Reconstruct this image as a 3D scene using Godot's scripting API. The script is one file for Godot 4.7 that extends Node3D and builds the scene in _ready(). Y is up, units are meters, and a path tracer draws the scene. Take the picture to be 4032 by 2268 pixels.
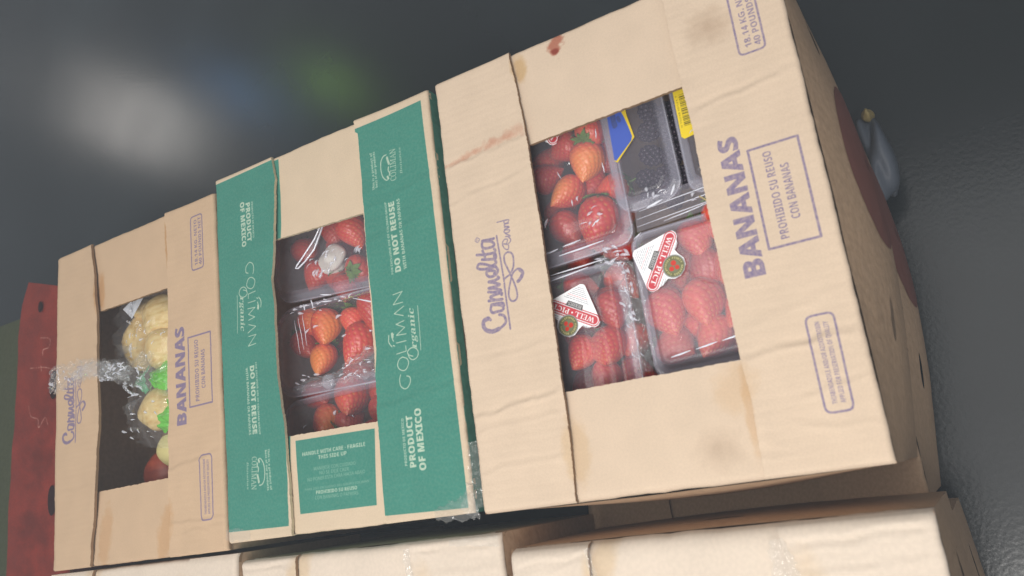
extends Node3D
# Cartons of fruit standing close together on a dark polished floor, seen from above.
# Metres; y up; x along the row of three cartons, z towards the front row. H is the height of the carton tops.
const H := 0.48
const PXM := 2600.0          # pixels per metre of the printed lid textures

var M := {}
var fonts := {}
var rng := RandomNumberGenerator.new()
var nz := FastNoiseLite.new()
var ridged := FastNoiseLite.new()
var sm := FastNoiseLite.new()


# ------------------------------------------------------------------ mesh building
class MB:
	var v := PackedVector3Array()
	var n := PackedVector3Array()
	var uv := PackedVector2Array()
	var c := PackedColorArray()
	var ix := PackedInt32Array()

	# rows of points; the normal is (along a row) x (from row to row), turned round by flip
	func grid(rows: Array, uvs = null, cols = null, wrap := false, flip := false) -> void:
		var nr := rows.size()
		var nc: int = rows[0].size()
		var base := v.size()
		for r in nr:
			var row: PackedVector3Array = rows[r]
			var ra: PackedVector3Array = rows[maxi(r - 1, 0)]
			var rb: PackedVector3Array = rows[mini(r + 1, nr - 1)]
			for k in nc:
				var ka := k - 1
				var kb := k + 1
				if wrap:
					if ka < 0: ka = nc - 2
					if kb > nc - 1: kb = 1
				else:
					ka = maxi(ka, 0)
					kb = mini(kb, nc - 1)
				var nn := (row[kb] - row[ka]).cross(rb[k] - ra[k])
				if nn.length_squared() < 1e-22:
					nn = (row[kb] - row[ka]).cross(rb[kb] - ra[ka])
				if nn.length_squared() < 1e-22:
					var mid := Vector3.ZERO
					for q in row: mid += q
					mid /= nc
					var oth: PackedVector3Array = rows[1] if r == 0 else rows[nr - 2]
					var mo := Vector3.ZERO
					for q in oth: mo += q
					nn = (mid - mo / nc) * (-1.0 if flip else 1.0)
				nn = nn.normalized()
				v.append(row[k])
				n.append(-nn if flip else nn)
				uv.append(uvs[r][k] if uvs != null else Vector2(float(k) / nc, float(r) / nr))
				c.append(cols[r][k] if cols != null else Color.WHITE)
		for r in nr - 1:
			for k in nc - 1:
				var a := base + r * nc + k
				var b := a + 1
				var d := a + nc
				var e := d + 1
				if flip:
					ix.append_array(PackedInt32Array([a, b, d, b, e, d]))
				else:
					ix.append_array(PackedInt32Array([a, d, b, b, d, e]))

	func quad(a: Vector3, b: Vector3, d: Vector3, e: Vector3, facing: Vector3, s := 1.0) -> void:
		# a b along one edge, d e along the opposite one
		var flip := (b - a).cross(d - a).dot(facing) < 0.0
		var w := (b - a).length() * s
		var h := (d - a).length() * s
		grid([PackedVector3Array([a, b]), PackedVector3Array([d, e])], [[Vector2(0, 0), Vector2(w, 0)], [Vector2(0, h), Vector2(w, h)]], null, false, flip)

	func box(lo: Vector3, hi: Vector3) -> void:
		var p := func(x, y, z): return Vector3(hi.x if x else lo.x, hi.y if y else lo.y, hi.z if z else lo.z)
		quad(p.call(0, 1, 0), p.call(1, 1, 0), p.call(0, 1, 1), p.call(1, 1, 1), Vector3.UP)
		quad(p.call(0, 0, 0), p.call(1, 0, 0), p.call(0, 0, 1), p.call(1, 0, 1), Vector3.DOWN)
		quad(p.call(0, 0, 0), p.call(1, 0, 0), p.call(0, 1, 0), p.call(1, 1, 0), Vector3.FORWARD)
		quad(p.call(0, 0, 1), p.call(1, 0, 1), p.call(0, 1, 1), p.call(1, 1, 1), Vector3.BACK)
		quad(p.call(0, 0, 0), p.call(0, 0, 1), p.call(0, 1, 0), p.call(0, 1, 1), Vector3.LEFT)
		quad(p.call(1, 0, 0), p.call(1, 0, 1), p.call(1, 1, 0), p.call(1, 1, 1), Vector3.RIGHT)

	func tube(pts: PackedVector3Array, radii: PackedFloat32Array, seg := 8) -> void:
		var rows := []
		for k in pts.size():
			var t := (pts[mini(k + 1, pts.size() - 1)] - pts[maxi(k - 1, 0)]).normalized()
			var side := t.cross(Vector3.UP if absf(t.y) < 0.9 else Vector3.RIGHT).normalized()
			var up := side.cross(t)
			var row := PackedVector3Array()
			for s in seg + 1:
				var a := TAU * s / seg
				row.append(pts[k] + (side * cos(a) + up * sin(a)) * radii[k])
			rows.append(row)
		grid(rows, null, null, true)

	func sheet(poly: PackedVector2Array, y: float, uvf: Callable) -> void:
		var t := Geometry2D.triangulate_polygon(poly)
		var base := v.size()
		for p in poly:
			v.append(Vector3(p.x, y, p.y))
			n.append(Vector3.UP)
			uv.append(uvf.call(p))
			c.append(Color.WHITE)
		for k in range(0, t.size(), 3):
			var a := poly[t[k]]
			var b := poly[t[k + 1]]
			var d := poly[t[k + 2]]
			if (b - a).cross(d - a) > 0.0:
				ix.append_array(PackedInt32Array([base + t[k], base + t[k + 1], base + t[k + 2]]))
			else:
				ix.append_array(PackedInt32Array([base + t[k], base + t[k + 2], base + t[k + 1]]))

	func into(m: ArrayMesh, off: Vector3, colors: bool) -> void:
		var arr := []
		arr.resize(Mesh.ARRAY_MAX)
		var vv := PackedVector3Array(v)
		if off != Vector3.ZERO:
			for k in vv.size(): vv[k] -= off
		arr[Mesh.ARRAY_VERTEX] = vv
		arr[Mesh.ARRAY_NORMAL] = n
		arr[Mesh.ARRAY_TEX_UV] = uv
		if colors: arr[Mesh.ARRAY_COLOR] = c
		arr[Mesh.ARRAY_INDEX] = ix
		m.add_surface_from_arrays(Mesh.PRIMITIVE_TRIANGLES, arr)


func thing(called: String, label: String, category: String, at: Vector3, group := "") -> Node3D:
	var o := Node3D.new()
	o.name = called
	o.position = at
	add_child(o, true)
	tag(o, label, category, group)
	return o


func tag(o: Node, label: String, category := "", group := "") -> void:
	o.set_meta("label", label)
	if category: o.set_meta("category", category)
	if group: o.set_meta("group", group)


# one named MeshInstance3D; builders hold world coordinates, the mesh is made relative to its thing
func part(called: String, builders: Array, mats: Array, parent: Node, off := Vector3.INF, colors := false) -> MeshInstance3D:
	var m := ArrayMesh.new()
	if off == Vector3.INF:
		off = Vector3.ZERO
		var p := parent
		while p != self and p is Node3D:
			off += p.position
			p = p.get_parent()
	for b in builders: b.into(m, off, colors)
	for k in mats.size(): m.surface_set_material(k, mats[k])
	var o := MeshInstance3D.new()
	o.name = called
	o.mesh = m
	parent.add_child(o, true)
	return o


func curve(mm: Array, z: float) -> float:
	# x (mm) of a traced edge at z (mm); mm holds Vector2(x, z) with growing z
	if z <= mm[0].y: return mm[0].x
	for k in mm.size() - 1:
		if z <= mm[k + 1].y:
			var t: float = (z - mm[k].y) / (mm[k + 1].y - mm[k].y)
			return lerpf(mm[k].x, mm[k + 1].x, t)
	return mm[-1].x


# ------------------------------------------------------------------ printing: ink laid into an image
class Sheet:
	var w: int
	var h: int
	var x0: float
	var z0: float
	var k: float
	var img: Image
	var data: PackedByteArray
	var ink: PackedFloat32Array
	var lo := Vector2i(1 << 20, 1 << 20)
	var hi := Vector2i(-1, -1)

	func setup(x0_: float, z0_: float, x1: float, z1: float, k_: float, base: Color) -> void:
		x0 = x0_; z0 = z0_; k = k_
		w = int((x1 - x0) * k)
		h = int((z1 - z0) * k)
		data.resize(w * h * 3)
		var row := PackedByteArray()
		row.resize(w * 3)
		for x in w:
			row[x * 3] = base.r8; row[x * 3 + 1] = base.g8; row[x * 3 + 2] = base.b8
		data.clear()
		for y in h: data.append_array(row)
		ink.resize(w * h)

	func px(p: Vector2) -> Vector2:
		return Vector2((p.x - x0) * k, (p.y - z0) * k)

	func touch(a: Vector2, b: Vector2) -> void:
		lo = Vector2i(maxi(0, mini(lo.x, int(a.x) - 1)), maxi(0, mini(lo.y, int(a.y) - 1)))
		hi = Vector2i(mini(w - 1, maxi(hi.x, int(b.x) + 2)), mini(h - 1, maxi(hi.y, int(b.y) + 2)))

	func span(y: int, xa: float, xb: float, amount: float) -> void:
		if y < 0 or y >= h: return
		xa = clampf(xa, 0.0, w - 0.01)
		xb = clampf(xb, 0.0, w - 0.01)
		if xb <= xa: return
		var ia := int(xa)
		var ib := int(xb)
		var at := y * w
		if ia == ib:
			ink[at + ia] += (xb - xa) * amount
			return
		ink[at + ia] += (ia + 1 - xa) * amount
		for x in range(ia + 1, ib): ink[at + x] += amount
		ink[at + ib] += (xb - ib) * amount

	func tri(a: Vector2, b: Vector2, c: Vector2) -> void:
		var top := minf(a.y, minf(b.y, c.y))
		var bot := maxf(a.y, maxf(b.y, c.y))
		touch(Vector2(minf(a.x, minf(b.x, c.x)), top), Vector2(maxf(a.x, maxf(b.x, c.x)), bot))
		var s0 := int(floor(top * 4.0))
		for s in range(s0, int(ceil(bot * 4.0)) + 1):
			var y := (s + 0.5) / 4.0
			if y < top or y > bot: continue
			var xa := 1e9
			var xb := -1e9
			for e in [[a, b], [b, c], [c, a]]:
				var p: Vector2 = e[0]
				var q: Vector2 = e[1]
				if (p.y <= y) != (q.y <= y):
					var x := p.x + (q.x - p.x) * (y - p.y) / (q.y - p.y)
					xa = minf(xa, x)
					xb = maxf(xb, x)
			if xb > xa: span(int(floor(s / 4.0)), xa, xb, 0.25)

	func poly(pts: Array) -> void:
		var p := PackedVector2Array()
		for q in pts: p.append(px(q))
		var t := Geometry2D.triangulate_polygon(p)
		for i in range(0, t.size(), 3): tri(p[t[i]], p[t[i + 1]], p[t[i + 2]])

	func disc(p: Vector2, r: float) -> void:
		touch(p - Vector2(r, r), p + Vector2(r, r))
		for y in range(maxi(0, int(p.y - r - 1)), mini(h - 1, int(p.y + r + 1)) + 1):
			for x in range(maxi(0, int(p.x - r - 1)), mini(w - 1, int(p.x + r + 1)) + 1):
				var d := clampf(r + 0.5 - Vector2(x + 0.5 - p.x, y + 0.5 - p.y).length(), 0.0, 1.0)
				var at := y * w + x
				if d > ink[at]: ink[at] = d

	# a brush line through points (world x z), smoothed unless straight
	func stroke(pts: Array, width: float, straight := false, taper := false) -> void:
		var q := []
		for p in pts: q.append(px(p))
		var r := width * k * 0.5
		for i in q.size() - 1:
			var a: Vector2 = q[maxi(i - 1, 0)]
			var b: Vector2 = q[i]
			var c: Vector2 = q[i + 1]
			var d: Vector2 = q[mini(i + 2, q.size() - 1)]
			var steps := maxi(2, int(b.distance_to(c) / maxf(0.35, r * 0.5)) + 1)
			for s in steps + 1:
				var t := float(s) / steps
				var f := (i + t) / (q.size() - 1)
				disc(b.lerp(c, t) if straight else b.cubic_interpolate(c, a, d, t), r * (1.0 - (0.55 * f if taper else 0.0)))

	# lettering fitted between two points of its baseline; cap is the height of its capitals
	func text(font: Font, words: String, a: Vector2, b: Vector2, cap: float, slant := 0.0) -> void:
		var m := TextMesh.new()
		m.font = font
		m.font_size = 48
		m.pixel_size = 0.01
		m.depth = 0.0
		m.curve_step = 2.0
		m.text = "H"
		var one: float = m.get_aabb().size.y
		m.text = words
		var box := m.get_aabb()
		var arr := m.get_mesh_arrays()
		var v: PackedVector3Array = arr[Mesh.ARRAY_VERTEX]
		var ix: PackedInt32Array = arr[Mesh.ARRAY_INDEX] if arr[Mesh.ARRAY_INDEX] != null else PackedInt32Array(range(v.size()))
		m.text = "H"
		var low: float = m.get_aabb().position.y
		m.text = words
		var d := b - a
		var up := Vector2(d.y, -d.x).normalized()
		var p := PackedVector2Array()
		for q in v:
			var y := (q.y - low) / one * cap
			p.append(px(a + d * ((q.x - box.position.x) / box.size.x) + up * y + d.normalized() * y * slant))
		for i in range(0, ix.size() - 2, 3): tri(p[ix[i]], p[ix[i + 1]], p[ix[i + 2]])

	func lay(col: Color, alpha: float, wear: FastNoiseLite, worn := 0.0) -> void:
		for y in range(lo.y, hi.y + 1):
			for x in range(lo.x, hi.x + 1):
				var at := y * w + x
				var f := ink[at]
				if f > 0.0:
					ink[at] = 0.0
					f = minf(f, 1.0) * alpha
					if worn > 0.0: f *= clampf(1.0 - worn * (0.6 + 1.2 * wear.get_noise_2d(x * 1.7, y * 1.7)), 0.0, 1.0)
					var i := at * 3
					data[i] = int(lerpf(data[i], col.r8, f))
					data[i + 1] = int(lerpf(data[i + 1], col.g8, f))
					data[i + 2] = int(lerpf(data[i + 2], col.b8, f))
		lo = Vector2i(1 << 20, 1 << 20)
		hi = Vector2i(-1, -1)

	# a soft blot of colour
	func blot(p: Vector2, rx: float, rz: float, turn: float, col: Color, alpha: float, wear: FastNoiseLite, ragged := 0.5, soft := 1.0) -> void:
		var c := px(p)
		var r := maxf(rx, rz) * k * 1.3
		for y in range(maxi(0, int(c.y - r)), mini(h - 1, int(c.y + r)) + 1):
			for x in range(maxi(0, int(c.x - r)), mini(w - 1, int(c.x + r)) + 1):
				var q := Vector2(x - c.x, y - c.y).rotated(-turn) / k
				var d := Vector2(q.x / rx, q.y / rz).length() + ragged * wear.get_noise_2d(x * 0.5 + p.x * 900.0, y * 0.5)
				var f := clampf((1.0 - d) / soft, 0.0, 1.0) * alpha
				if f > 0.0:
					var i := (y * w + x) * 3
					data[i] = int(lerpf(data[i], data[i] * col.r, f))
					data[i + 1] = int(lerpf(data[i + 1], data[i + 1] * col.g, f))
					data[i + 2] = int(lerpf(data[i + 2], data[i + 2] * col.b, f))

	func done(fine: PackedByteArray, coarse: PackedByteArray, side: int, grain: float, patchy: float) -> ImageTexture:
		for y in h:
			var fy := (y % side) * side
			var cy := ((y / 2) % side) * side
			for x in w:
				var g := 1.0 + grain * (fine[fy + x % side] / 127.5 - 1.0) + patchy * (coarse[cy + (x / 2) % side] / 127.5 - 1.0)
				var i := (y * w + x) * 3
				data[i] = clampi(int(data[i] * g), 0, 255)
				data[i + 1] = clampi(int(data[i + 1] * g), 0, 255)
				data[i + 2] = clampi(int(data[i + 2] * g), 0, 255)
		return ImageTexture.create_from_image(Image.create_from_data(w, h, false, Image.FORMAT_RGB8, data))


func v2(x: float, z: float) -> Vector2:
	return Vector2(x, z) * 0.001


func mm(s: String) -> Array:
	var out := []
	for w in s.split(" ", false):
		var q := w.split(",")
		out.append(v2(float(q[0]), float(q[1])))
	return out


func moved(pts: Array, from: Vector2, to: Vector2, turn := 0.0, scale := Vector2.ONE) -> Array:
	var out := []
	for p in pts: out.append(to + ((p - from) * scale).rotated(turn))
	return out


# ------------------------------------------------------------------ scene
func _ready() -> void:
	rng.seed = 7
	nz.seed = 11
	nz.frequency = 0.05
	ridged.seed = 5
	sm.seed = 3
	sm.fractal_type = FastNoiseLite.FRACTAL_NONE
	sm.frequency = 0.05
	ridged.noise_type = FastNoiseLite.TYPE_SIMPLEX
	ridged.fractal_type = FastNoiseLite.FRACTAL_RIDGED
	ridged.fractal_octaves = 2
	ridged.frequency = 1.0
	view_and_light()
	materials()
	ground()
	cartons()
	fruit_in_left_carton()
	fruit_in_green_carton()
	fruit_in_right_carton()
	odds_and_ends()


func view_and_light() -> void:
	var cam := Camera3D.new()
	cam.name = "camera"
	cam.transform = Transform3D(Basis(Vector3(0.85520, -0.50234, 0.12760), Vector3(0.23462, 0.15570, -0.95954), Vector3(0.46215, 0.85054, 0.25101)).orthonormalized(), Vector3(0.46988, H + 0.73667, -0.01093))
	cam.fov = 39.46
	cam.near = 0.02
	cam.far = 60.0
	var lens := CameraAttributesPhysical.new()
	lens.frustum_focal_length = 12.0 / tan(deg_to_rad(39.46 / 2.0))
	lens.frustum_focus_distance = 1.08
	lens.frustum_near = 0.02
	lens.frustum_far = 60.0
	lens.exposure_aperture = 8.0
	cam.attributes = lens
	add_child(cam)
	cam.current = true
	var e := Environment.new()
	e.background_mode = Environment.BG_COLOR
	e.background_color = Color(0.17, 0.17, 0.175).linear_to_srgb()
	e.tonemap_mode = Environment.TONE_MAPPER_LINEAR
	e.tonemap_exposure = 1.5
	e.fog_enabled = true  # thin fog added in place of a veil on the lens
	e.fog_density = 0.075
	e.fog_light_color = Color(0.86, 0.91, 0.96)
	e.sdfgi_enabled = true
	e.ssao_enabled = true
	e.ssil_enabled = true
	var we := WorldEnvironment.new()
	we.name = "surroundings"
	we.environment = e
	add_child(we)
	# a wide lamp overhead on the near right side
	area("overhead_lamp", Vector3(0.42, 2.35, 1.0), Vector3(0.1, H, -0.1), Vector2(0.9, 0.9), 3.1, Color(1.0, 0.985, 0.965))
	# a wide unseen fill light overhead, added to brighten the gaps
	area("added_ceiling_fill", Vector3(0.1, 3.4, 0.0), Vector3(0.1, 0.0, 0.001), Vector2(2.6, 2.6), 3.2, Color(1.0, 0.985, 0.97))
	# a daylit doorway far off; blue and green lights added for coloured reflections in the floor
	area("doorway_light", Vector3(-4.05, 2.1, -2.86), Vector3(-1.5, 0.0, -1.45), Vector2(0.5, 0.65), 0.6, Color(1.0, 0.97, 0.94))
	area("blue_light", Vector3(-2.95, 1.95, -2.6), Vector3(-1.0, 0.0, -1.25), Vector2(0.2, 0.3), 0.09, Color(0.45, 0.72, 1.0))
	area("green_light", Vector3(-2.02, 1.72, -2.2), Vector3(-0.63, 0.0, -1.05), Vector2(0.16, 0.22), 0.085, Color(0.6, 0.85, 0.25))


func area(called: String, at: Vector3, to: Vector3, size: Vector2, energy: float, col: Color) -> void:
	var l := AreaLight3D.new()
	l.name = called
	l.area_size = size
	l.area_normalize_energy = true
	l.light_energy = energy
	l.light_color = col
	l.area_range = 12.0
	l.area_attenuation = 2.0
	l.shadow_enabled = true
	add_child(l)
	l.look_at_from_position(at, to, Vector3.FORWARD if called == "added_ceiling_fill" else Vector3.UP)


func flat(col: Color, rough := 0.8, spec := 0.4) -> StandardMaterial3D:
	var m := StandardMaterial3D.new()
	m.albedo_color = col
	m.roughness = rough
	m.metallic_specular = spec
	return m


func clear(alpha: float, col: Color, rough := 0.06, spec := 0.5) -> StandardMaterial3D:
	var m := flat(Color(col.r, col.g, col.b, alpha), rough, spec)
	m.transparency = BaseMaterial3D.TRANSPARENCY_ALPHA
	m.cull_mode = BaseMaterial3D.CULL_DISABLED
	return m


func noise_bytes(freq: float, side: int, seed_: int, stretch := 1.0) -> PackedByteArray:
	var f := FastNoiseLite.new()
	f.seed = seed_
	f.noise_type = FastNoiseLite.TYPE_SIMPLEX
	f.frequency = freq
	f.fractal_octaves = 4
	var im := f.get_seamless_image(side, side)
	im.convert(Image.FORMAT_L8)
	return im.get_data()


func noise_tex(freq: float, seed_: int, ramp = null, normal := false, strength := 4.0, size := 512) -> NoiseTexture2D:
	var f := FastNoiseLite.new()
	f.seed = seed_
	f.frequency = freq
	f.fractal_octaves = 4
	var t := NoiseTexture2D.new()
	t.width = size
	t.height = size
	t.seamless = true
	t.noise = f
	if ramp: t.color_ramp = ramp
	t.as_normal_map = normal
	t.bump_strength = strength
	return t


func ramp(a: Color, b: Color, mid = null) -> Gradient:
	var g := Gradient.new()
	g.set_color(0, a)
	g.set_color(1, b)
	if mid != null: g.add_point(0.5, mid)
	return g


func materials() -> void:
	for f in [["sans", "Droid Sans", 400], ["bold", "Droid Sans", 700], ["serif", "Droid Serif", 400], ["serif_bold", "Droid Serif", 700]]:
		var s := SystemFont.new()
		s.font_names = PackedStringArray([f[1]])
		s.font_weight = f[2]
		fonts[f[0]] = s
	var heavy := FontVariation.new()
	heavy.base_font = fonts.bold
	heavy.variation_embolden = 0.9
	fonts.heavy = heavy
	M.bump = noise_tex(0.02, 3, null, true, 5.0)
	M.kraft = kraft(Color8(198, 166, 134), 1)
	M.kraft_pale = kraft(Color8(206, 184, 156), 2)
	M.kraft_green = kraft(Color8(74, 138, 122), 3)
	M.kraft_red = kraft(Color8(118, 42, 30), 4)
	M.kraft_olive = kraft(Color8(66, 70, 40), 5)
	M.edge = kraft(Color8(150, 120, 90), 6, 60.0)
	M.edge_pale = kraft(Color8(205, 192, 160), 7, 60.0)
	M.maroon = flat(Color8(128, 80, 70), 0.75)
	M.shell = clear(0.11, Color(0.82, 0.82, 0.88), 0.05)
	M.shell_milky = clear(0.17, Color(0.84, 0.82, 0.88), 0.07)
	M.shell_dim = clear(0.15, Color(0.74, 0.73, 0.80), 0.05)
	M.shell_thin = clear(0.06, Color(0.84, 0.84, 0.88), 0.04)
	M.shell_rim = clear(0.24, Color(0.86, 0.87, 0.92), 0.08)
	M.glint = clear(0.36, Color(0.95, 0.96, 1.0), 0.06)  # whitish colour stands in for sparkle on the plastic
	M.rib = clear(0.8, Color(0.95, 0.96, 1.0), 0.1)  # white carries the highlights of the ribs
	M.border = clear(0.22, Color(0.80, 0.80, 0.87), 0.07)
	M.film = clear(0.06, Color(0.92, 0.94, 0.96), 0.04)
	M.film_white = clear(0.13, Color(0.92, 0.94, 0.96), 0.08)
	M.tape = clear(0.1, Color(0.9, 0.9, 0.88), 0.1)
	M.leaf = flat(Color8(92, 122, 52), 0.6)
	M.leaf_pale = flat(Color8(150, 168, 120), 0.6)
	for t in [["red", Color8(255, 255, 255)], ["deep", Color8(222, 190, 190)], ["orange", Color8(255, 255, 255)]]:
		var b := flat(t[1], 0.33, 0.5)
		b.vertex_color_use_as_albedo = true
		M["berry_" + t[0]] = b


func kraft(col: Color, seed_: int, scale := 6.0) -> StandardMaterial3D:
	var m := flat(Color.WHITE, 0.82, 0.3)
	m.albedo_texture = noise_tex(0.03, seed_, ramp(col.darkened(0.08), col.lightened(0.05)))
	m.uv1_scale = Vector3(scale, scale, scale)
	m.normal_enabled = true
	m.normal_texture = M.bump
	m.normal_scale = 0.25
	return m


func ground() -> void:
	var b := MB.new()
	b.quad(Vector3(-9, 0, -9), Vector3(9, 0, -9), Vector3(-9, 0, 9), Vector3(9, 0, 9), Vector3.UP)
	var m := flat(Color.WHITE, 0.3, 0.42)
	m.albedo_texture = noise_tex(0.006, 21, ramp(Color8(16, 20, 18), Color8(42, 48, 50), Color8(25, 28, 29)))
	m.uv1_scale = Vector3(0.45, 0.45, 1)
	m.normal_enabled = true
	m.normal_texture = noise_tex(0.13, 22, null, true, 3.0, 2048)
	m.normal_scale = 0.035
	m.roughness_texture = noise_tex(0.01, 23, ramp(Color(0.75, 0.75, 0.75), Color(1, 1, 1)))
	m.roughness = 0.24
	var o := part("floor", [b], [m], self)
	o.set_meta("kind", "structure")
	o.set_meta("label", "dark grey polished concrete floor round the cartons")


# ---- cartons
# A telescope carton: two long side flaps on top of two end flaps round an opening, four walls, a body inside.
func carton(label: String, group: String, d: Dictionary) -> Node3D:
	var x0: float = d.x0
	var x1: float = d.x1
	var z0: float = d.z0
	var z1: float = d.z1
	var top: float = d.get("top", H)
	var tall: float = d.get("tall", 0.24)
	var root := thing(d.get("called", "cardboard_carton"), label, "carton", Vector3((x0 + x1) / 2, top - tall, (z0 + z1) / 2), group)
	var lid: Material = d.lid
	var edge: Material = d.get("edge", M.edge)
	var wall: Material = d.get("wall", M.kraft)
	var r: float = d.get("round", 0.005)
	var rl: float = d.get("round_left", r)
	var re := [float(d.get("round_far", r)), float(d.get("round_near", r))]
	var creases: Array = d.get("creases", [])
	var th := 0.0042
	var seed_ := x0 * 977.0
	var hf := func(p: Vector2) -> float:
		var y := 0.0007 * sm.get_noise_2d(p.x * 200.0 + seed_, p.y * 200.0) + 0.00007 * nz.get_noise_2d(p.x * 900.0, p.y * 2600.0 + seed_)
		y += 0.00009 * sin(p.y * TAU / 0.009 + 2.0 * nz.get_noise_2d(p.x * 200.0, p.y * 200.0))
		for c in creases:
			var a: Vector2 = c[0]
			var b: Vector2 = c[1]
			var ab := b - a
			var t := (p - a).dot(ab) / ab.length_squared()
			var off := (p - a).dot(Vector2(ab.y, -ab.x).normalized()) + 0.003 * sm.get_noise_2d(p.x * 500.0 + a.y * 3000.0, 3.0) + 0.0012 * nz.get_noise_2d(p.x * 1500.0, a.y * 900.0)
			if t > -0.05 and t < 1.05 and absf(off) < 0.02:
				var wide: float = c[3] * 0.55
				var ends := smoothstep(-0.05, 0.12, t) * smoothstep(1.05, 0.88, t) * (0.75 + 0.6 * nz.get_noise_2d(p.x * 700.0, p.y * 300.0 + 7.0))
				y += 0.8 * c[2] * ends * (1.3 * exp(-absf(off) / wide) - 0.7 * exp(-pow(off - 2.6 * wide, 2) / (2.0 * wide * wide)))
		return y
	var uvf := func(p: Vector2) -> Vector2: return Vector2((p.x - x0) / (x1 - x0), (p.y - z0) / (z1 - z0))
	var drop := func(dist: float, rr: float) -> float:
		return 0.0 if dist >= rr else -(rr - sqrt(maxf(0.0, rr * rr - (rr - dist) * (rr - dist))))
	# side flaps
	for s in [0, 1]:
		var inner: Array = d.right if s else d.left
		var rr: float = r if s else rl
		var nv := int((z1 - z0) / (0.0019 if creases else 0.005))
		var us := [0.0, 0.03, 0.08, 0.16, 0.28, 0.45, 0.65, 0.85]
		for k in 19: us.append(1.0 + k)
		var rows := []
		var under := []
		var uvs := []
		for j in nv + 1:
			var z := lerpf(z0, z1, float(j) / nv)
			var xi := curve(inner, z * 1000.0) * 0.001 + 0.0008 * nz.get_noise_1d(z * 9000.0 + s * 50.0)
			var outer := (x1 if s else x0) + 0.0012 * nz.get_noise_1d(z * 500.0 + s * 90.0 + seed_)
			var row := PackedVector3Array()
			var low := PackedVector3Array()
			var uvr := []
			for u in us:
				var x := 0.0
				if u < 1.0: x = outer + (-rr if s else rr) * u
				else: x = lerpf(outer + (-rr if s else rr), xi, (u - 1.0) / 18.0)
				var p := Vector2(x, z)
				var lift: float = 0.0028 * pow(clampf(1.0 - absf(x - xi) / 0.05, 0.0, 1.0), 2) * (0.6 + 0.9 * nz.get_noise_1d(z * 260.0 + s * 33.0 + seed_))
				var y: float = top + hf.call(p) + lift + drop.call(absf(x - outer), rr)
				y += drop.call(z - z0, maxf(0.002, re[0] - 0.003)) + drop.call(z1 - z, maxf(0.002, re[1] - 0.003))
				row.append(Vector3(x, y, z))
				low.append(Vector3(x, y - th, z))
				uvr.append(uvf.call(p))
			rows.append(row)
			under.append(low)
			uvs.append(uvr)
		var b := MB.new()
		var e := MB.new()
		b.grid(rows, uvs, null, false, s == 1)
		var flip_top := b.n[b.n.size() / 2].y < 0.0
		if flip_top:
			b = MB.new()
			b.grid(rows, uvs, null, false, s == 0)
		e.grid(under, uvs, null, false, (s == 1) == flip_top)
		rim(e, rows, under)
		part("side_flap", [b, e], [lid, edge], root)
	# end flaps, one board lower
	for s in [0, 1]:
		var za: float = z1 if s else z0
		var line: Array = d.near if s else d.far
		var nu := 110 if creases else 30
		var rows := []
		var under := []
		var uvs := []
		var ys := [0.0, 0.08, 0.25, 0.55]
		for k in 15: ys.append(1.0 + k)
		for q in ys:
			var row := PackedVector3Array()
			var low := PackedVector3Array()
			var uvr := []
			for i in nu + 1:
				var x := lerpf(x0 + 0.012, x1 - 0.012, float(i) / nu)
				var t: float = clampf((x * 1000.0 - line[0].x) / (line[1].x - line[0].x), -0.3, 1.3)
				var zi := lerpf(line[0].y, line[1].y, t) * 0.001 + 0.0011 * nz.get_noise_1d(x * 7000.0 + s * 40.0)
				var outer := za + 0.0014 * nz.get_noise_1d(x * 400.0 + s * 20.0 + seed_)
				var z := 0.0
				var rr: float = re[s]
				if q < 1.0: z = outer + (-rr if s else rr) * q
				else: z = lerpf(outer + (-rr if s else rr), zi, (q - 1.0) / 14.0)
				var p := Vector2(x, z)
				var y: float = top - th - 0.0006 + 0.7 * hf.call(p) + drop.call(absf(z - outer), rr)
				y -= 0.002 * clampf(1.0 - absf(z - zi) / 0.08, 0.0, 1.0)
				row.append(Vector3(x, y, z))
				low.append(Vector3(x, y - th, z))
				uvr.append(uvf.call(p))
			rows.append(row)
			under.append(low)
			uvs.append(uvr)
		var b := MB.new()
		var e := MB.new()
		b.grid(rows, uvs, null, false, s == 0)
		var up := b.n[b.n.size() / 2].y > 0.0
		if not up:
			b = MB.new()
			b.grid(rows, uvs, null, false, s == 1)
		e.grid(under, uvs, null, false, (s == 0) != up)
		rim(e, rows, under)
		part("end_flap", [b, e], [d.get("lid_end", lid), edge], root)
	walls(root, d, x0, x1, z0, z1, top, tall, [rl, r, re[0], re[1]], wall)
	# the body inside: four inner faces and a floor
	var body := MB.new()
	var q := 0.014
	var deep: float = d.get("deep", 0.2)
	var a := Vector3(x0 + q, top - 0.016, z0 + q)
	var c := Vector3(x1 - q, top - deep, z1 - q)
	body.quad(Vector3(a.x, c.y, a.z), Vector3(c.x, c.y, a.z), Vector3(a.x, c.y, c.z), Vector3(c.x, c.y, c.z), Vector3.UP)
	body.quad(Vector3(a.x, a.y, a.z), Vector3(c.x, a.y, a.z), Vector3(a.x, c.y, a.z), Vector3(c.x, c.y, a.z), Vector3.BACK)
	body.quad(Vector3(a.x, a.y, c.z), Vector3(c.x, a.y, c.z), Vector3(a.x, c.y, c.z), Vector3(c.x, c.y, c.z), Vector3.FORWARD)
	body.quad(Vector3(a.x, a.y, a.z), Vector3(a.x, a.y, c.z), Vector3(a.x, c.y, a.z), Vector3(a.x, c.y, c.z), Vector3.RIGHT)
	body.quad(Vector3(c.x, a.y, a.z), Vector3(c.x, a.y, c.z), Vector3(c.x, c.y, a.z), Vector3(c.x, c.y, c.z), Vector3.LEFT)
	part("inner_body", [body], [M.kraft], root)
	return root


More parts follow.
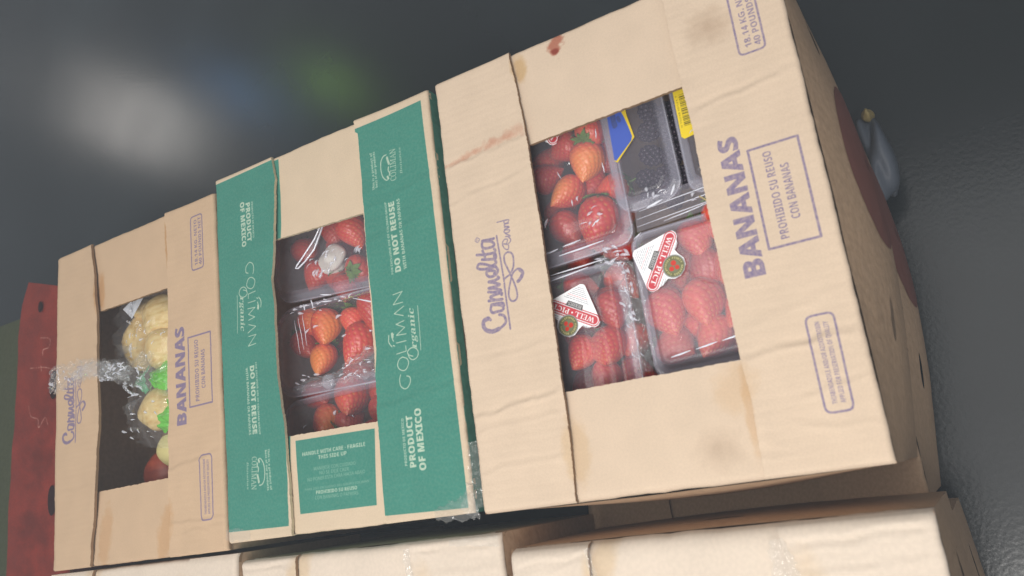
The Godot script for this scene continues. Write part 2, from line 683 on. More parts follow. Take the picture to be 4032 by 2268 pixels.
# the raw cut edge round a flap
func rim(e: MB, rows: Array, under: Array) -> void:
	var nr := rows.size()
	var nc: int = rows[0].size()
	var centre: Vector3 = (rows[0][0] + rows[nr - 1][nc - 1]) * 0.5
	for side in 4:
		var a := PackedVector3Array()
		var b := PackedVector3Array()
		var ua := []
		var ub := []
		var count := nc if side < 2 else nr
		for k in count:
			var r := (0 if side == 0 else nr - 1) if side < 2 else k
			var c := k if side < 2 else (0 if side == 2 else nc - 1)
			a.append(rows[r][c])
			b.append(under[r][c])
			ua.append(Vector2(k * 0.004, 0))
			ub.append(Vector2(k * 0.004, 0.004))
		var out := (a[count / 2] - centre)
		out.y = 0.0
		var flip := (a[1] - a[0]).cross(b[0] - a[0]).dot(out) < 0.0
		e.grid([a, b], [ua, ub], null, false, flip)


func walls(root: Node3D, d: Dictionary, x0: float, x1: float, z0: float, z1: float, top: float, tall: float, radii: Array, wall: Material) -> void:
	var bulge: float = d.get("bulge", 0.012)
	var out := func(side: int, t: float, y: float) -> Vector3:
		# side 0 left, 1 right, 2 far, 3 near; t along 0..1, y depth below the top
		var f := bulge * sin(PI * clampf(t, 0.0, 1.0)) * sin(PI * clampf(y / tall * 0.72, 0.0, 1.0)) + 0.001 * nz.get_noise_2d(t * 90.0 + side * 50.0, y * 400.0)
		match side:
			0: return Vector3(x0 - f, top - y, lerpf(z0, z1, t))
			1: return Vector3(x1 + f, top - y, lerpf(z0, z1, t))
			2: return Vector3(lerpf(x0, x1, t), top - y, z0 - f * 0.4)
		return Vector3(lerpf(x0, x1, t), top - y, z1 + f * 0.4)
	for side in 4:
		var rr: float = radii[side]
		var y0 := rr + (0.005 if side > 1 else 0.0)
		var length := (z1 - z0) if side < 2 else (x1 - x0)
		var holes: Array = d.get("holes", [0.13, 0.74]) if side < 2 else [0.5]
		var b := MB.new()
		var facing: Vector3 = [Vector3.LEFT, Vector3.RIGHT, Vector3.FORWARD, Vector3.BACK][side]
		# strips along the wall; those with a hole are made of an upper and a lower half
		var at := 0.0
		var cuts := []
		for h in holes: cuts.append([h - 0.022 / length, h + 0.022 / length, h])
		cuts.append([1.0, 1.0, -1.0])
		for cut in cuts:
			band(b, out, side, at, cut[0], y0, y0, tall, tall, facing, length)
			if cut[2] >= 0.0:
				var hy := tall * 0.42
				for half in 2:
					var ra := PackedVector3Array()
					var rb := PackedVector3Array()
					for k in 17:
						var g := float(k) / 16.0
						var t := lerpf(cut[0], cut[1], g)
						var arc := 0.006 * sqrt(maxf(0.0, 1.0 - pow(2.0 * g - 1.0, 2)))
						var yh := hy - arc if half == 0 else hy + arc
						ra.append(Vector3(t, y0 if half == 0 else yh, 0))
						rb.append(Vector3(t, yh if half == 0 else tall, 0))
					var rws := []
					var uvs := []
					for q in 9:
						var row := PackedVector3Array()
						var u := []
						for k in 17:
							var p := ra[k].lerp(rb[k], q / 8.0)
							row.append(out.call(side, p.x, p.y))
							u.append(Vector2(p.x * length, p.y))
						rws.append(row)
						uvs.append(u)
					var flip: bool = (rws[0][9] - rws[0][8]).cross(rws[1][8] - rws[0][8]).dot(facing) < 0.0
					b.grid(rws, uvs, null, false, flip)
			at = cut[1]
		part("side_wall" if side < 2 else "end_wall", [b], [wall], root)
		if d.get("oval", false) and side == 1:
			var ov := MB.new()
			var rows := []
			for k in 9:
				var row := PackedVector3Array()
				for s in 49:
					var an := TAU * s / 48.0
					var rad := k / 8.0
					row.append(out.call(1, 0.41 + 0.18 * rad * cos(an), tall * 0.56 + 0.072 * rad * sin(an)) + Vector3(0.0006, 0, 0))
				rows.append(row)
			ov.grid(rows, null, null, true, true)
			if ov.n[100].x < 0.0:
				ov = MB.new()
				ov.grid(rows, null, null, true, false)
			part("printed_oval", [ov], [M.maroon], root).set_meta("label", "maroon printed oval on the side wall")


func band(b: MB, out: Callable, side: int, ta: float, tb: float, ya: float, yb: float, ea: float, eb: float, facing: Vector3, length: float) -> void:
	if tb - ta < 1e-4: return
	var n := maxi(2, int((tb - ta) * 24))
	var rows := []
	var uvs := []
	for k in 13:
		var row := PackedVector3Array()
		var u := []
		for i in n + 1:
			var t := lerpf(ta, tb, float(i) / n)
			var y := lerpf(ya, ea, k / 12.0)
			row.append(out.call(side, t, y))
			u.append(Vector2(t * length, y))
		rows.append(row)
		uvs.append(u)
	var flip: bool = (rows[0][1] - rows[0][0]).cross(rows[1][0] - rows[0][0]).dot(facing) < 0.0
	b.grid(rows, uvs, null, false, flip)


func lid_material(t: Texture2D, rough := 0.8) -> StandardMaterial3D:
	var m := flat(Color.WHITE, rough, 0.3)
	m.albedo_texture = t
	m.normal_enabled = false
	return m


# the brush-script mark of the kraft cartons, traced on the right carton and laid where it is needed
func script_mark(s: Sheet, from: Vector2, to: Vector2, scale: Vector2) -> void:
	var w := 0.0052 * absf(scale.x)
	for q in ["38,-200 35,-203 30,-201 28,-197 30,-191 38,-187 47,-188 54,-191 57,-195 55,-201 50,-203", "42,-216 40,-211 42,-207 47,-207 54,-207 56,-210 53,-213 46,-215 42,-216 55,-215 57,-212",
			"39,-221 48,-220 56,-219", "47,-220 43,-223 42,-225 48,-226 56,-226 56,-224", "40,-231 48,-229 56,-229 48,-233 41,-235 49,-235 55,-236 47,-240 42,-242 50,-242 55,-243 54,-245",
			"50,-249 51,-252 46,-254 41,-254 41,-250 45,-247 52,-248 55,-252 53,-257", "53,-257 46,-257 36,-258 30,-261 32,-265 40,-263 48,-259 54,-261 53,-265 53,-270",
			"37,-269 46,-267 53,-266 55,-268 54,-272", "31,-276 41,-274 52,-273 55,-275 54,-277", "39,-279 41,-271", "40,-289 39,-284 42,-281 50,-280 54,-281 54,-284 50,-287 40,-290 52,-289 55,-289"]:
		s.stroke(moved(mm(q), from, to, 0.0, scale), w * 0.62)
	s.stroke(moved(mm("35,-202 30,-201 28,-197 30,-191 38,-187 47,-188"), from, to, 0.0, scale), w * 0.95)
	s.stroke(moved(mm("61,-185 61,-236 63,-241 69,-244 74,-250 76,-259 75,-266 70,-269 65,-266 65,-258 68,-249 71,-240 74,-229 75,-220 73,-215 68,-214 65,-218 65,-225 68,-234 72,-243 77,-247 82,-247 85,-242 82,-237 78,-234"), from, to, 0.0, scale), w * 0.42)
	s.stroke(moved(mm("82,-246 85,-242 82,-237 78,-234"), from, to, 0.0, scale), w * 0.8)
	s.stroke(moved(mm("59,-291 61,-241"), from, to, 0.0, scale), w * 0.4, true)
	for q in ["65,-280 72,-277 71,-272 67,-274 65,-280 68,-284 72,-283 70,-278 74,-279 76,-282 74,-285", "70,-287 76,-286 71,-290 70,-291", "72,-295 69,-293 71,-291 75,-291 76,-293 70,-295 76,-296", "70,-298 76,-297 71,-299 71,-301 76,-301", "75,-305 71,-305 71,-302 75,-302 76,-305 62,-306"]:
		s.stroke(moved(mm(q), from, to, 0.0, scale), w * 0.27)
	s.stroke(moved(mm("34,-296 37,-293 34,-290 31,-293 34,-296"), from, to, 0.0, scale), w * 0.15)
	s.stroke(moved(mm("36,-294 33,-294 33,-292 36,-292"), from, to, 0.0, scale), w * 0.12)


func round_rect(s: Sheet, c: Array, cut: float, width: float) -> void:
	var p := []
	for k in 4:
		var a: Vector2 = c[k]
		var prev: Vector2 = c[(k + 3) % 4]
		var next: Vector2 = c[(k + 1) % 4]
		if cut > 0.0:
			var a0 := a + (prev - a).normalized() * cut
			var a1 := a + (next - a).normalized() * cut
			for i in 5:
				var t := i / 4.0
				p.append(a0.lerp(a, t).lerp(a.lerp(a1, t), t))
		else:
			p.append(a)
	p.append(p[0])
	s.stroke(p, width, true)


# everything printed on the right side flap of a kraft carton, at the places of the right carton shifted by at
func kraft_print(s: Sheet, at: Vector2, scale: Vector2) -> void:
	var from := v2(333, -200)
	var to := from + at
	var g := func(q: String) -> Array: return moved(mm(q), from, to, 0.0, scale)
	var k := scale.x
	var p: Array = g.call("333,-177 333,-316")
	s.text(fonts.heavy, "BANANAS", p[0], p[1], 0.0195 * k)
	round_rect(s, g.call("340,-297 386,-297 386,-199 340,-199"), 0.0, 0.0023 * k)
	p = g.call("360,-205 360,-291")
	s.text(fonts.bold, "PROHIBIDO SU REUSO", p[0], p[1], 0.0078 * k)
	p = g.call("373,-221 373,-275")
	s.text(fonts.bold, "CON BANANAS", p[0], p[1], 0.0078 * k)
	round_rect(s, g.call("352,-474 377,-474 377,-393 352,-393"), 0.005, 0.002 * k)
	p = g.call("365,-399 365,-468")
	s.text(fonts.bold, "18.14 KG. NETO", p[0], p[1], 0.0062 * k)
	p = g.call("374,-398 374,-470")
	s.text(fonts.bold, "40 POUNDS NET", p[0], p[1], 0.0062 * k)
	round_rect(s, g.call("357,-131 381,-131 380,-46 357,-46"), 0.006, 0.002 * k)
	p = g.call("368,-53 368,-125")
	s.text(fonts.bold, "THIABENDAZOLE AND/OR AZOXISTROBIN", p[0], p[1], 0.0042 * k)
	p = g.call("375,-53 375,-124")
	s.text(fonts.bold, "APPLIED FOR PRESERVATION OF QUALITY", p[0], p[1], 0.0042 * k)


const INK := Color(0.43, 0.39, 0.54)


func cartons() -> void:
	var fine := noise_bytes(0.11, 256, 31)
	var coarse := noise_bytes(0.012, 256, 32)
	var kraft_base := Color8(208, 187, 164)
	# right carton
	var s := Sheet.new()
	s.setup(0.0, -0.5, 0.402, 0.002, PXM, kraft_base)
	s.blot(v2(163, -492), 0.010, 0.020, 0.25, Color(0.78, 0.5, 0.44), 0.8, nz, 0.7, 0.5)
	s.blot(v2(159, -480), 0.006, 0.005, 0.0, Color(0.7, 0.36, 0.32), 0.7, nz, 0.4, 0.5)
	for k in 14:
		var t := k / 13.0
		s.blot(v2(lerpf(0, 106, t), lerpf(-392, -396, t) - 8.0 * t), 0.009, 0.003 + 0.006 * t, -0.08, Color(0.92, 0.76, 0.72), 0.4, nz, 0.9, 0.7)
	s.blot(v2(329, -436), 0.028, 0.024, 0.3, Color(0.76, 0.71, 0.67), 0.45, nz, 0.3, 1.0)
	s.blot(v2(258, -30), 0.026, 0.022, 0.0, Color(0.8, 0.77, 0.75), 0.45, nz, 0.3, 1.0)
	s.blot(v2(116, -48), 0.016, 0.038, 0.0, Color(0.96, 0.92, 0.84), 0.6, nz, 0.25, 0.35)
	s.blot(v2(283, -82), 0.024, 0.03, 0.5, Color(0.96, 0.91, 0.83), 0.45, nz, 0.3, 0.5)
	s.blot(v2(292, -60), 0.006, 0.05, 0.0, Color(0.95, 0.88, 0.78), 0.55, nz, 0.3, 0.5)
	s.blot(v2(114, -478), 0.010, 0.022, 0.0, Color(0.92, 0.85, 0.7), 0.8, nz, 0.3, 0.5)
	script_mark(s, Vector2.ZERO, Vector2.ZERO, Vector2.ONE)
	kraft_print(s, Vector2.ZERO, Vector2.ONE)
	s.lay(INK, 0.82, nz, 0.34)
	var L3: Array = pts("106,-500 106,-492 109,-464 110,-441 114,-381 115,-290 114,-194 114,-108 113,-58 109,2")
	var R3: Array = pts("290,-500 290,-433 291,-401 294,-334 293,-247 294,-183 295,-107 297,-70 295,2")
	carton("kraft carton right end of the back row, strawberries and blackberries in its opening", "cartons in the back row", {"x0": 0.0, "x1": 0.402, "z0": -0.5, "z1": 0.002, "left": L3, "right": R3,
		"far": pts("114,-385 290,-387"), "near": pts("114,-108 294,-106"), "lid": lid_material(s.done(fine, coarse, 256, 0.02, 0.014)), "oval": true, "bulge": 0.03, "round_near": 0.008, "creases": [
		[v2(296, -352), v2(402, -362), 0.0014, 0.004], [v2(296, -103), v2(402, -112), 0.0022, 0.0045], [v2(297, -128), v2(398, -150), 0.0007, 0.006], [v2(340, -60), v2(402, -72), 0.0012, 0.004], [v2(330, -40), v2(400, -30), 0.001, 0.005],
		[v2(0, -388), v2(112, -392), 0.0016, 0.0035], [v2(0, -342), v2(115, -352), 0.0009, 0.004], [v2(2, -155), v2(114, -160), 0.0008, 0.0045], [v2(0, -96), v2(113, -108), 0.0021, 0.004], [v2(0, -80), v2(113, -88), 0.0009, 0.004], [v2(0, -38), v2(113, -46), 0.0008, 0.004],
		[v2(112, -462), v2(300, -452), 0.0005, 0.005], [v2(200, -60), v2(330, -20), 0.0006, 0.006], [v2(210, -30), v2(330, -12), 0.0006, 0.005]]})
	# green carton
	s = Sheet.new()
	s.setup(-0.388, -0.5, -0.005, 0.0, PXM, Color8(206, 186, 160))
	green_print(s)
	carton("green printed carton with strawberries in its opening, middle of the back row", "cartons in the back row", {"x0": -0.388, "x1": -0.012, "z0": -0.5, "z1": -0.001, "top": H - 0.002, "left": pts("-276,-500 -270,-465 -272,-431 -277,-382 -283,-350 -287,-329 -284,-301 -284,-248 -283,-196 -278,-144 -277,-95 -275,-47 -275,0"),
		"right": pts("-127,-500 -125,-461 -123,-417 -124,-373 -123,-328 -124,-273 -126,-214 -127,-162 -129,-118 -130,-53 -130,0"), "far": pts("-276,-383 -125,-376"), "near": pts("-276,-121 -129,-117"),
		"lid": lid_material(s.done(fine, coarse, 256, 0.02, 0.014), 0.7), "edge": M.edge_pale, "wall": M.kraft_green, "round": 0.004, "bulge": 0.004, "creases": [
		[v2(-125, -372), v2(-12, -392), 0.0009, 0.006], [v2(-126, -330), v2(-12, -345), 0.0006, 0.006], [v2(-128, -128), v2(-12, -140), 0.0009, 0.005], [v2(-128, -100), v2(-12, -112), 0.0006, 0.005], [v2(-388, -250), v2(-285, -258), 0.0004, 0.006]]})
	# left carton
	s = Sheet.new()
	s.setup(-0.776, -0.482, -0.39, 0.007, PXM, Color8(197, 169, 139))
	script_mark(s, v2(38, -187), v2(-731, -178), Vector2(0.95, 0.95))
	kraft_print(s, v2(-458 - 333, -167 + 177 + 3), Vector2(0.98, 0.99))
	s.lay(INK, 0.85, nz, 0.2)
	s.blot(v2(-645, -30), 0.016, 0.055, 0.15, Color(0.96, 0.89, 0.8), 0.6, nz, 0.3, 0.4)
	s.blot(v2(-512, -25), 0.020, 0.05, 0.3, Color(0.96, 0.89, 0.8), 0.65, nz, 0.3, 0.4)
	s.blot(v2(-498, -440), 0.005, 0.05, 0.0, Color(0.9, 0.8, 0.66), 0.8, nz, 0.3, 0.5)
	s.blot(v2(-655, -400), 0.010, 0.04, 0.0, Color(0.93, 0.82, 0.68), 0.7, nz, 0.3, 0.5)
	s.blot(v2(-500, -60), 0.004, 0.03, 0.0, Color(0.9, 0.8, 0.66), 0.8, nz, 0.3, 0.5)
	carton("kraft carton left end of the back row, bagged yellow fruit in its opening", "cartons in the back row", {"x0": -0.776, "x1": -0.39, "z0": -0.482, "z1": 0.007, "left": pts("-672,-490 -671,-477 -661,-429 -656,-370 -654,-295 -651,-234 -654,-158 -657,-98 -662,-62 -667,-16 -672,10"),
		"right": pts("-494,-490 -488,-416 -490,-368 -495,-98 -499,10"), "far": pts("-656,-370 -489,-369"), "near": pts("-657,-97 -495,-98"), "lid": lid_material(s.done(fine, coarse, 256, 0.02, 0.014)), "round_left": 0.022, "bulge": 0.004, "creases": [
		[v2(-497, -106), v2(-392, -118), 0.0013, 0.004], [v2(-497, -34), v2(-392, -36), 0.0012, 0.0035], [v2(-497, -20), v2(-392, -24), 0.0009, 0.0035], [v2(-770, -100), v2(-660, -104), 0.0006, 0.005], [v2(-494, -250), v2(-392, -256), 0.0004, 0.006]]})
	# front row: only their far ends come into the picture
	var plain := Sheet.new()
	plain.setup(0.0, 0.0, 0.4, 0.5, 1300.0, Color8(213, 198, 181))
	plain.blot(v2(100, 20), 0.02, 0.04, 0.3, Color(0.96, 0.9, 0.8), 0.6, nz, 0.3, 0.5)
	plain.blot(v2(300, 60), 0.02, 0.05, -0.3, Color(0.96, 0.91, 0.82), 0.5, nz, 0.3, 0.8)
	var pale := lid_material(plain.done(fine, coarse, 256, 0.02, 0.014))
	carton("pale kraft carton at the right end of the front row, strip of shiny tape", "cartons in the front row", {"x0": 0.023, "x1": 0.42, "z0": 0.04, "z1": 0.54, "top": H - 0.003, "left": pts("112,40 114,300 112,540"), "right": pts("295,40 300,80 302,300 300,540"), "far": pts("112,150 300,150"), "near": pts("112,430 300,430"), "lid": pale, "round": 0.006, "round_far": 0.016, "bulge": 0.012, "creases": [
		[v2(300, 66), v2(420, 58), 0.001, 0.004], [v2(300, 84), v2(420, 80), 0.0012, 0.004], [v2(25, 66), v2(112, 60), 0.0007, 0.005], [v2(30, 57), v2(112, 52), -0.0012, 0.003], [v2(298, 56), v2(416, 53), -0.0014, 0.003], [v2(130, 74), v2(290, 70), 0.0005, 0.006]]})
	carton("pale kraft carton in the middle of the front row, next to the green carton", "cartons in the front row", {"x0": -0.372, "x1": 0.013, "z0": 0.022, "z1": 0.52, "top": H - 0.006, "left": pts("-277,20 -274,300 -276,520"), "right": pts("-108,20 -104,60 -104,300 -106,520"), "far": pts("-276,130 -104,130"), "near": pts("-276,410 -104,410"), "lid": pale, "round": 0.006, "round_far": 0.010, "bulge": 0.008, "creases": [
		[v2(-100, 34), v2(10, 36), 0.001, 0.003], [v2(-370, 36), v2(-280, 38), 0.001, 0.003], [v2(-80, 60), v2(10, 56), 0.0008, 0.006], [v2(-102, 31), v2(8, 30), -0.0012, 0.003], [v2(-368, 33), v2(-282, 32), -0.0012, 0.003]]})
	carton("kraft carton at the left end of the front row, below the left carton", "cartons in the front row", {"x0": -0.78, "x1": -0.379, "z0": 0.012, "z1": 0.51, "top": H - 0.004, "left": pts("-672,10 -670,300 -672,510"), "right": pts("-466,10 -468,300 -466,510"), "far": pts("-672,120 -466,120"), "near": pts("-672,400 -466,400"), "lid": pale, "round": 0.006, "bulge": 0.004})
	# the lower layer that carries them
	var under := [["right", 0.006, 0.404, -0.492, 0.045], ["middle", -0.39, -0.004, -0.496, 0.0], ["left", -0.79, -0.404, -0.48, 0.008]]
	for k in 3:
		var u: Array = under[k]
		var name_: String = ["kraft carton in the lower layer under the right carton, maroon oval on its side", "kraft carton in the lower layer under the green carton", "kraft carton in the lower layer under the left carton"][k]
		carton(name_, "cartons of the lower layer", {"x0": u[1], "x1": u[2], "z0": u[3], "z1": u[4], "top": H - 0.24, "tall": 0.238, "left": pts("%d,-600 %d,600" % [u[1] * 1000 + 112, u[1] * 1000 + 112]), "right": pts("%d,-600 %d,600" % [u[2] * 1000 - 108, u[2] * 1000 - 108]),
			"far": pts("%d,-380 %d,-380" % [u[1] * 1000 + 112, u[2] * 1000 - 108]), "near": pts("%d,-100 %d,-100" % [u[1] * 1000 + 112, u[2] * 1000 - 108]), "lid": M.kraft, "oval": k == 0, "bulge": 0.03 if k == 0 else 0.003})
	for k in 3:
		var u: Array = [[0.03, 0.42, 0.062, 0.555], [-0.38, 0.02, 0.03, 0.53], [-0.79, -0.389, 0.02, 0.52]][k]
		carton(["kraft carton in the lower layer under the right front carton", "kraft carton in the lower layer under the middle front carton", "kraft carton in the lower layer under the left front carton"][k], "cartons of the lower layer", {"x0": u[0], "x1": u[1], "z0": u[2], "z1": u[3], "top": H - 0.246, "tall": 0.232, "left": pts("%d,-600 %d,600" % [u[0] * 1000 + 112, u[0] * 1000 + 112]), "right": pts("%d,-600 %d,600" % [u[1] * 1000 - 108, u[1] * 1000 - 108]),
			"far": pts("%d,160 %d,160" % [u[0] * 1000 + 112, u[1] * 1000 - 108]), "near": pts("%d,430 %d,430" % [u[0] * 1000 + 112, u[1] * 1000 - 108]), "lid": M.kraft, "bulge": 0.016 if k == 0 else 0.003})


func pts(s: String) -> Array:
	var out := []
	for w in s.split(" ", false):
		var q := w.split(",")
		out.append(Vector2(float(q[0]), float(q[1])))
	return out


func green_print(s: Sheet) -> void:
	var green := Color8(62, 130, 115)
	var cream := Color8(205, 212, 190)
	s.poly(mm("-389,-493 -265,-495 -265,-440 -268,-400 -280,-330 -279,-300 -279,-200 -274,-140 -278,-12 -389,-14"))
	s.poly(mm("-127,-487 -16,-489 -12,-6 -131,-9 -131,-100 -118,-200 -118,-480"))
	s.poly(mm("-266,-113 -137,-109 -142,-22 -263,-24"))
	s.lay(green, 1.0, nz, 0.10)
	var F := fonts
	# right flap, read upwards
	s.text(F.heavy, "PRODUCT", v2(-76, -57), v2(-75.5, -115), 0.0092)
	s.text(F.heavy, "OF MEXICO", v2(-62.5, -52), v2(-62, -121), 0.0098)
	s.text(F.bold, "PRODUCTO DE MEXICO", v2(-88.5, -60), v2(-88, -113), 0.0036)
	s.text(F.bold, "FOR EXCLUSIVE USE OF COLIMAN GROUP", v2(-82.5, -284), v2(-83, -376), 0.003)
	s.text(F.heavy, "DO NOT REUSE", v2(-71, -285), v2(-71.5, -374), 0.0088)
	s.text(F.bold, "WITH BANANAS OR PAPAYAS", v2(-62.5, -286), v2(-63, -375), 0.0046)
	s.text(F.bold, "This is a product of", v2(-98.5, -397), v2(-98.5, -447), 0.0035)
	s.text(F.bold, "best of our products", v2(-94, -399), v2(-94, -447), 0.0035)
	# left flap, read downwards
	s.text(F.heavy, "PRODUCT", v2(-327, -447), v2(-327.5, -391), 0.0085)
	s.text(F.heavy, "OF MEXICO", v2(-338, -451), v2(-338.5, -386), 0.0085)
	s.text(F.bold, "PRODUCTO DE MEXICO", v2(-316, -446), v2(-316.5, -394), 0.003)
	s.text(F.heavy, "DO NOT REUSE", v2(-334, -220), v2(-334, -131), 0.0085)
	s.text(F.bold, "WITH BANANAS OR PAPAYAS", v2(-342, -219), v2(-341, -131), 0.0042)
	s.text(F.bold, "FOR EXCLUSIVE USE OF COLIMAN GROUP", v2(-323.5, -223), v2(-322.5, -129), 0.003)
	s.text(F.bold, "This is a product of", v2(-309, -109), v2(-308, -58), 0.0035)
	s.text(F.bold, "best of our products", v2(-314, -108), v2(-313, -58), 0.0035)
	# panel on the near end flap
	s.text(F.bold, "HANDLE WITH CARE · FRAGILE", v2(-255, -92.5), v2(-153, -91), 0.0046)
	s.text(F.bold, "THIS SIDE UP", v2(-229, -85.5), v2(-183, -84.5), 0.0046)
	s.text(F.bold, "PROHIBIDO SU REUSO", v2(-235, -44.5), v2(-170, -43), 0.0042)
	s.lay(cream, 0.9, nz, 0.25)
	s.text(F.sans, "MANEJESE CON CUIDADO", v2(-237, -73), v2(-170, -71.5), 0.004)
	s.text(F.sans, "NO SE DEJE CAER", v2(-228, -67), v2(-181, -66), 0.004)
	s.text(F.sans, "NO PONER ESTA CARA HACIA ABAJO", v2(-248, -61), v2(-156, -60), 0.004)
	s.text(F.sans, "PARA USO EXCLUSIVO DEL GRUPO COLIMAN", v2(-253, -50.5), v2(-151, -49), 0.0027)
	s.text(F.sans, "CON BANANAS O PAPAYAS", v2(-237, -38.5), v2(-169, -37), 0.0042)
	s.lay(cream, 0.62, nz, 0.4)
	# the wide thin name and its script second line, on both flaps; the left one is turned round
	for side in 2:
		var from := v2(-80, -205)
		var to := from if side == 0 else v2(-326, -302)
		var turn := 0.0 if side == 0 else PI
		var g := func(q: String) -> Array: return moved(mm(q), from, to, turn)
		var w := 0.0011
		for q in ["-77,-160 -73,-158 -73,-152 -77,-147 -82,-146 -87,-150 -88,-157 -86,-163", "-81,-183 -75,-180 -73,-175 -76,-169 -81,-167 -87,-170 -89,-175 -86,-181 -81,-183"]:
			s.stroke(g.call(q), w * 1.1)
		for q in ["-89,-188 -75,-189 -75,-195", "-88,-201 -74,-201", "-73,-209 -87,-210 -74,-217 -86,-223 -74,-225", "-74,-231 -87,-236 -72,-242", "-73,-247 -87,-247 -72,-260 -86,-259"]:
			s.stroke(g.call(q), w, true)
		var o: Array = g.call("-59.5,-189 -58.5,-236")
		s.stroke(g.call("-73,-186 -71,-180 -66,-177 -60,-179 -58,-185 -62,-190 -68,-191 -73,-188 -72,-184 -66,-181"), w * 1.1)
		s.text(F.serif_bold, "rganic", o[0], o[1], 0.0078, 0.35)
		s.stroke(g.call("-54,-186 -52,-238"), w * 0.8, true)
		for q in ["-95,-198 -98,-202 -99,-206 -98,-212", "-92,-204 -93,-207 -92,-211 -91,-212", "-91,-198 -93,-199"]:
			s.stroke(g.call(q), w * 1.2)
		s.stroke(g.call("-93,-209 -93,-213"), w * 3.0, true)
		# round mark: an arc of fruit over the curved name
		var f2 := v2(-70, -420)
		var t2 := f2 if side == 0 else v2(-333, -83)
		var h := func(q: String) -> Array: return moved(mm(q), f2, t2, turn)
		s.stroke(h.call("-76,-405 -80,-404 -85,-410 -87,-420 -86,-430 -82,-436 -77,-437"), w * 1.3)
		s.stroke(h.call("-76,-433 -75,-428 -74,-424"), w * 2.8)
		s.stroke(h.call("-77,-406 -78,-408"), w * 2.6)
		s.stroke(h.call("-75,-420 -76,-416 -74,-412 -75,-409"), w * 1.6)
		o = h.call("-65,-400 -62,-441")
		s.text(F.serif, "COLIMAN", o[0], o[1], 0.0088)
		o = h.call("-55,-405 -54,-439")
		s.text(F.serif, "Bananas", o[0], o[1], 0.0034, 0.4)
	s.lay(cream, 0.85, nz, 0.2)


# ---- fruit
func berry_mesh(seed_: int, length: float, wide: float, orange: bool) -> ArrayMesh:
	var r := RandomNumberGenerator.new()
	r.seed = seed_
	var seeds := PackedVector3Array()
	var nseed := 150
	var nl := 44
	var ns := 56
	var prof := func(t: float) -> float:
		# t 0 at the stem end, 1 at the tip
		return wide * 0.5 * pow(sin(PI * pow(clampf(t, 0.0, 1.0), 0.62)), 0.72) * (1.0 - 0.10 * t)
	var lobe := [r.randf_range(0.03, 0.08), r.randf_range(0.0, TAU), r.randf_range(0.02, 0.05), r.randf_range(0.0, TAU)]
	var at := func(t: float, a: float) -> Vector3:
		var q: float = prof.call(t) * (1.0 + lobe[0] * cos(2.0 * a + lobe[1]) + lobe[2] * cos(3.0 * a + lobe[3]))
		return Vector3(cos(a) * q, -length * (t - 0.02 * cos(a + lobe[1])), sin(a) * q)
	for k in nseed:
		seeds.append(at.call(lerpf(0.07, 0.97, (k + 0.5) / nseed), k * 2.39996 + 0.1 * r.randf()))
	var rows := []
	var cols := []
	for j in nl + 1:
		var t := float(j) / nl
		var row := PackedVector3Array()
		var cr := []
		for i in ns + 1:
			var a := TAU * (i % ns) / ns
			var p: Vector3 = at.call(t, a)
			var near := 1.0
			for q in seeds: near = minf(near, p.distance_squared_to(q))
			near = sqrt(near)
			var pit := exp(-pow(near / 0.0013, 2))
			var axis := Vector3(0, p.y, 0)
			p += (axis - p).normalized() * 0.0010 * pit
			row.append(p)
			var shade := 0.5 + 0.5 * sin(a + lobe[3])
			var c := Color(0.60, 0.022, 0.018).lerp(Color(0.74, 0.07, 0.035), shade)
			if orange: c = c.lerp(Color(0.86, 0.24, 0.045), clampf(shade * 1.25 * smoothstep(0.15, 0.6, t), 0.0, 0.95))
			else: c = c.lerp(Color(0.8, 0.22, 0.1), 0.5 * smoothstep(0.2, 0.02, t))
			cr.append(c.lerp(Color(0.75, 0.42, 0.10), 0.75 * exp(-pow(near / 0.0008, 2))))
		rows.append(row)
		cols.append(cr)
	var b := MB.new()
	b.grid(rows, null, cols, true, false)
	if b.n[ns * 20 + 5].dot(b.v[ns * 20 + 5] - Vector3(0, b.v[ns * 20 + 5].y, 0)) < 0.0:
		b = MB.new()
		b.grid(rows, null, cols, true, true)
	var m := ArrayMesh.new()
	b.into(m, Vector3.ZERO, true)
	return m


func calyx_mesh(seed_: int, size: float) -> ArrayMesh:
	var r := RandomNumberGenerator.new()
	r.seed = seed_
	var b := MB.new()
	var count := 10
	for k in count:
		var a := TAU * k / count + r.randf_range(-0.2, 0.2)
		var d := Vector3(cos(a), 0, sin(a))
		var s := Vector3(-sin(a), 0, cos(a))
		var ln := size * r.randf_range(0.75, 1.2)
		var curl := r.randf_range(-0.25, 0.5)
		var rows := []
		for j in 7:
			var t := j / 6.0
			var w := size * 0.26 * sin(PI * clampf(t * 0.9 + 0.1, 0.0, 1.0))
			var p := d * (ln * t) + Vector3(0, 0.0015 - 0.25 * size * t * t + curl * size * t * t * t, 0)
			rows.append(PackedVector3Array([p - s * w + Vector3(0, 0.0008 * t, 0), p + Vector3(0, -0.0006, 0), p + s * w + Vector3(0, 0.0008 * t, 0)]))
		b.grid(rows, null, null, false, true)
	var stem := PackedVector3Array([Vector3(0, 0, 0), Vector3(0.001, 0.004, 0.001), Vector3(0.003, 0.009, 0.0)])
	b.tube(stem, PackedFloat32Array([0.0016, 0.0012, 0.0011]), 6)
	var m := ArrayMesh.new()
	b.into(m, Vector3.ZERO, false)
	return m


var berry_shapes := []
var calyx_shapes := []


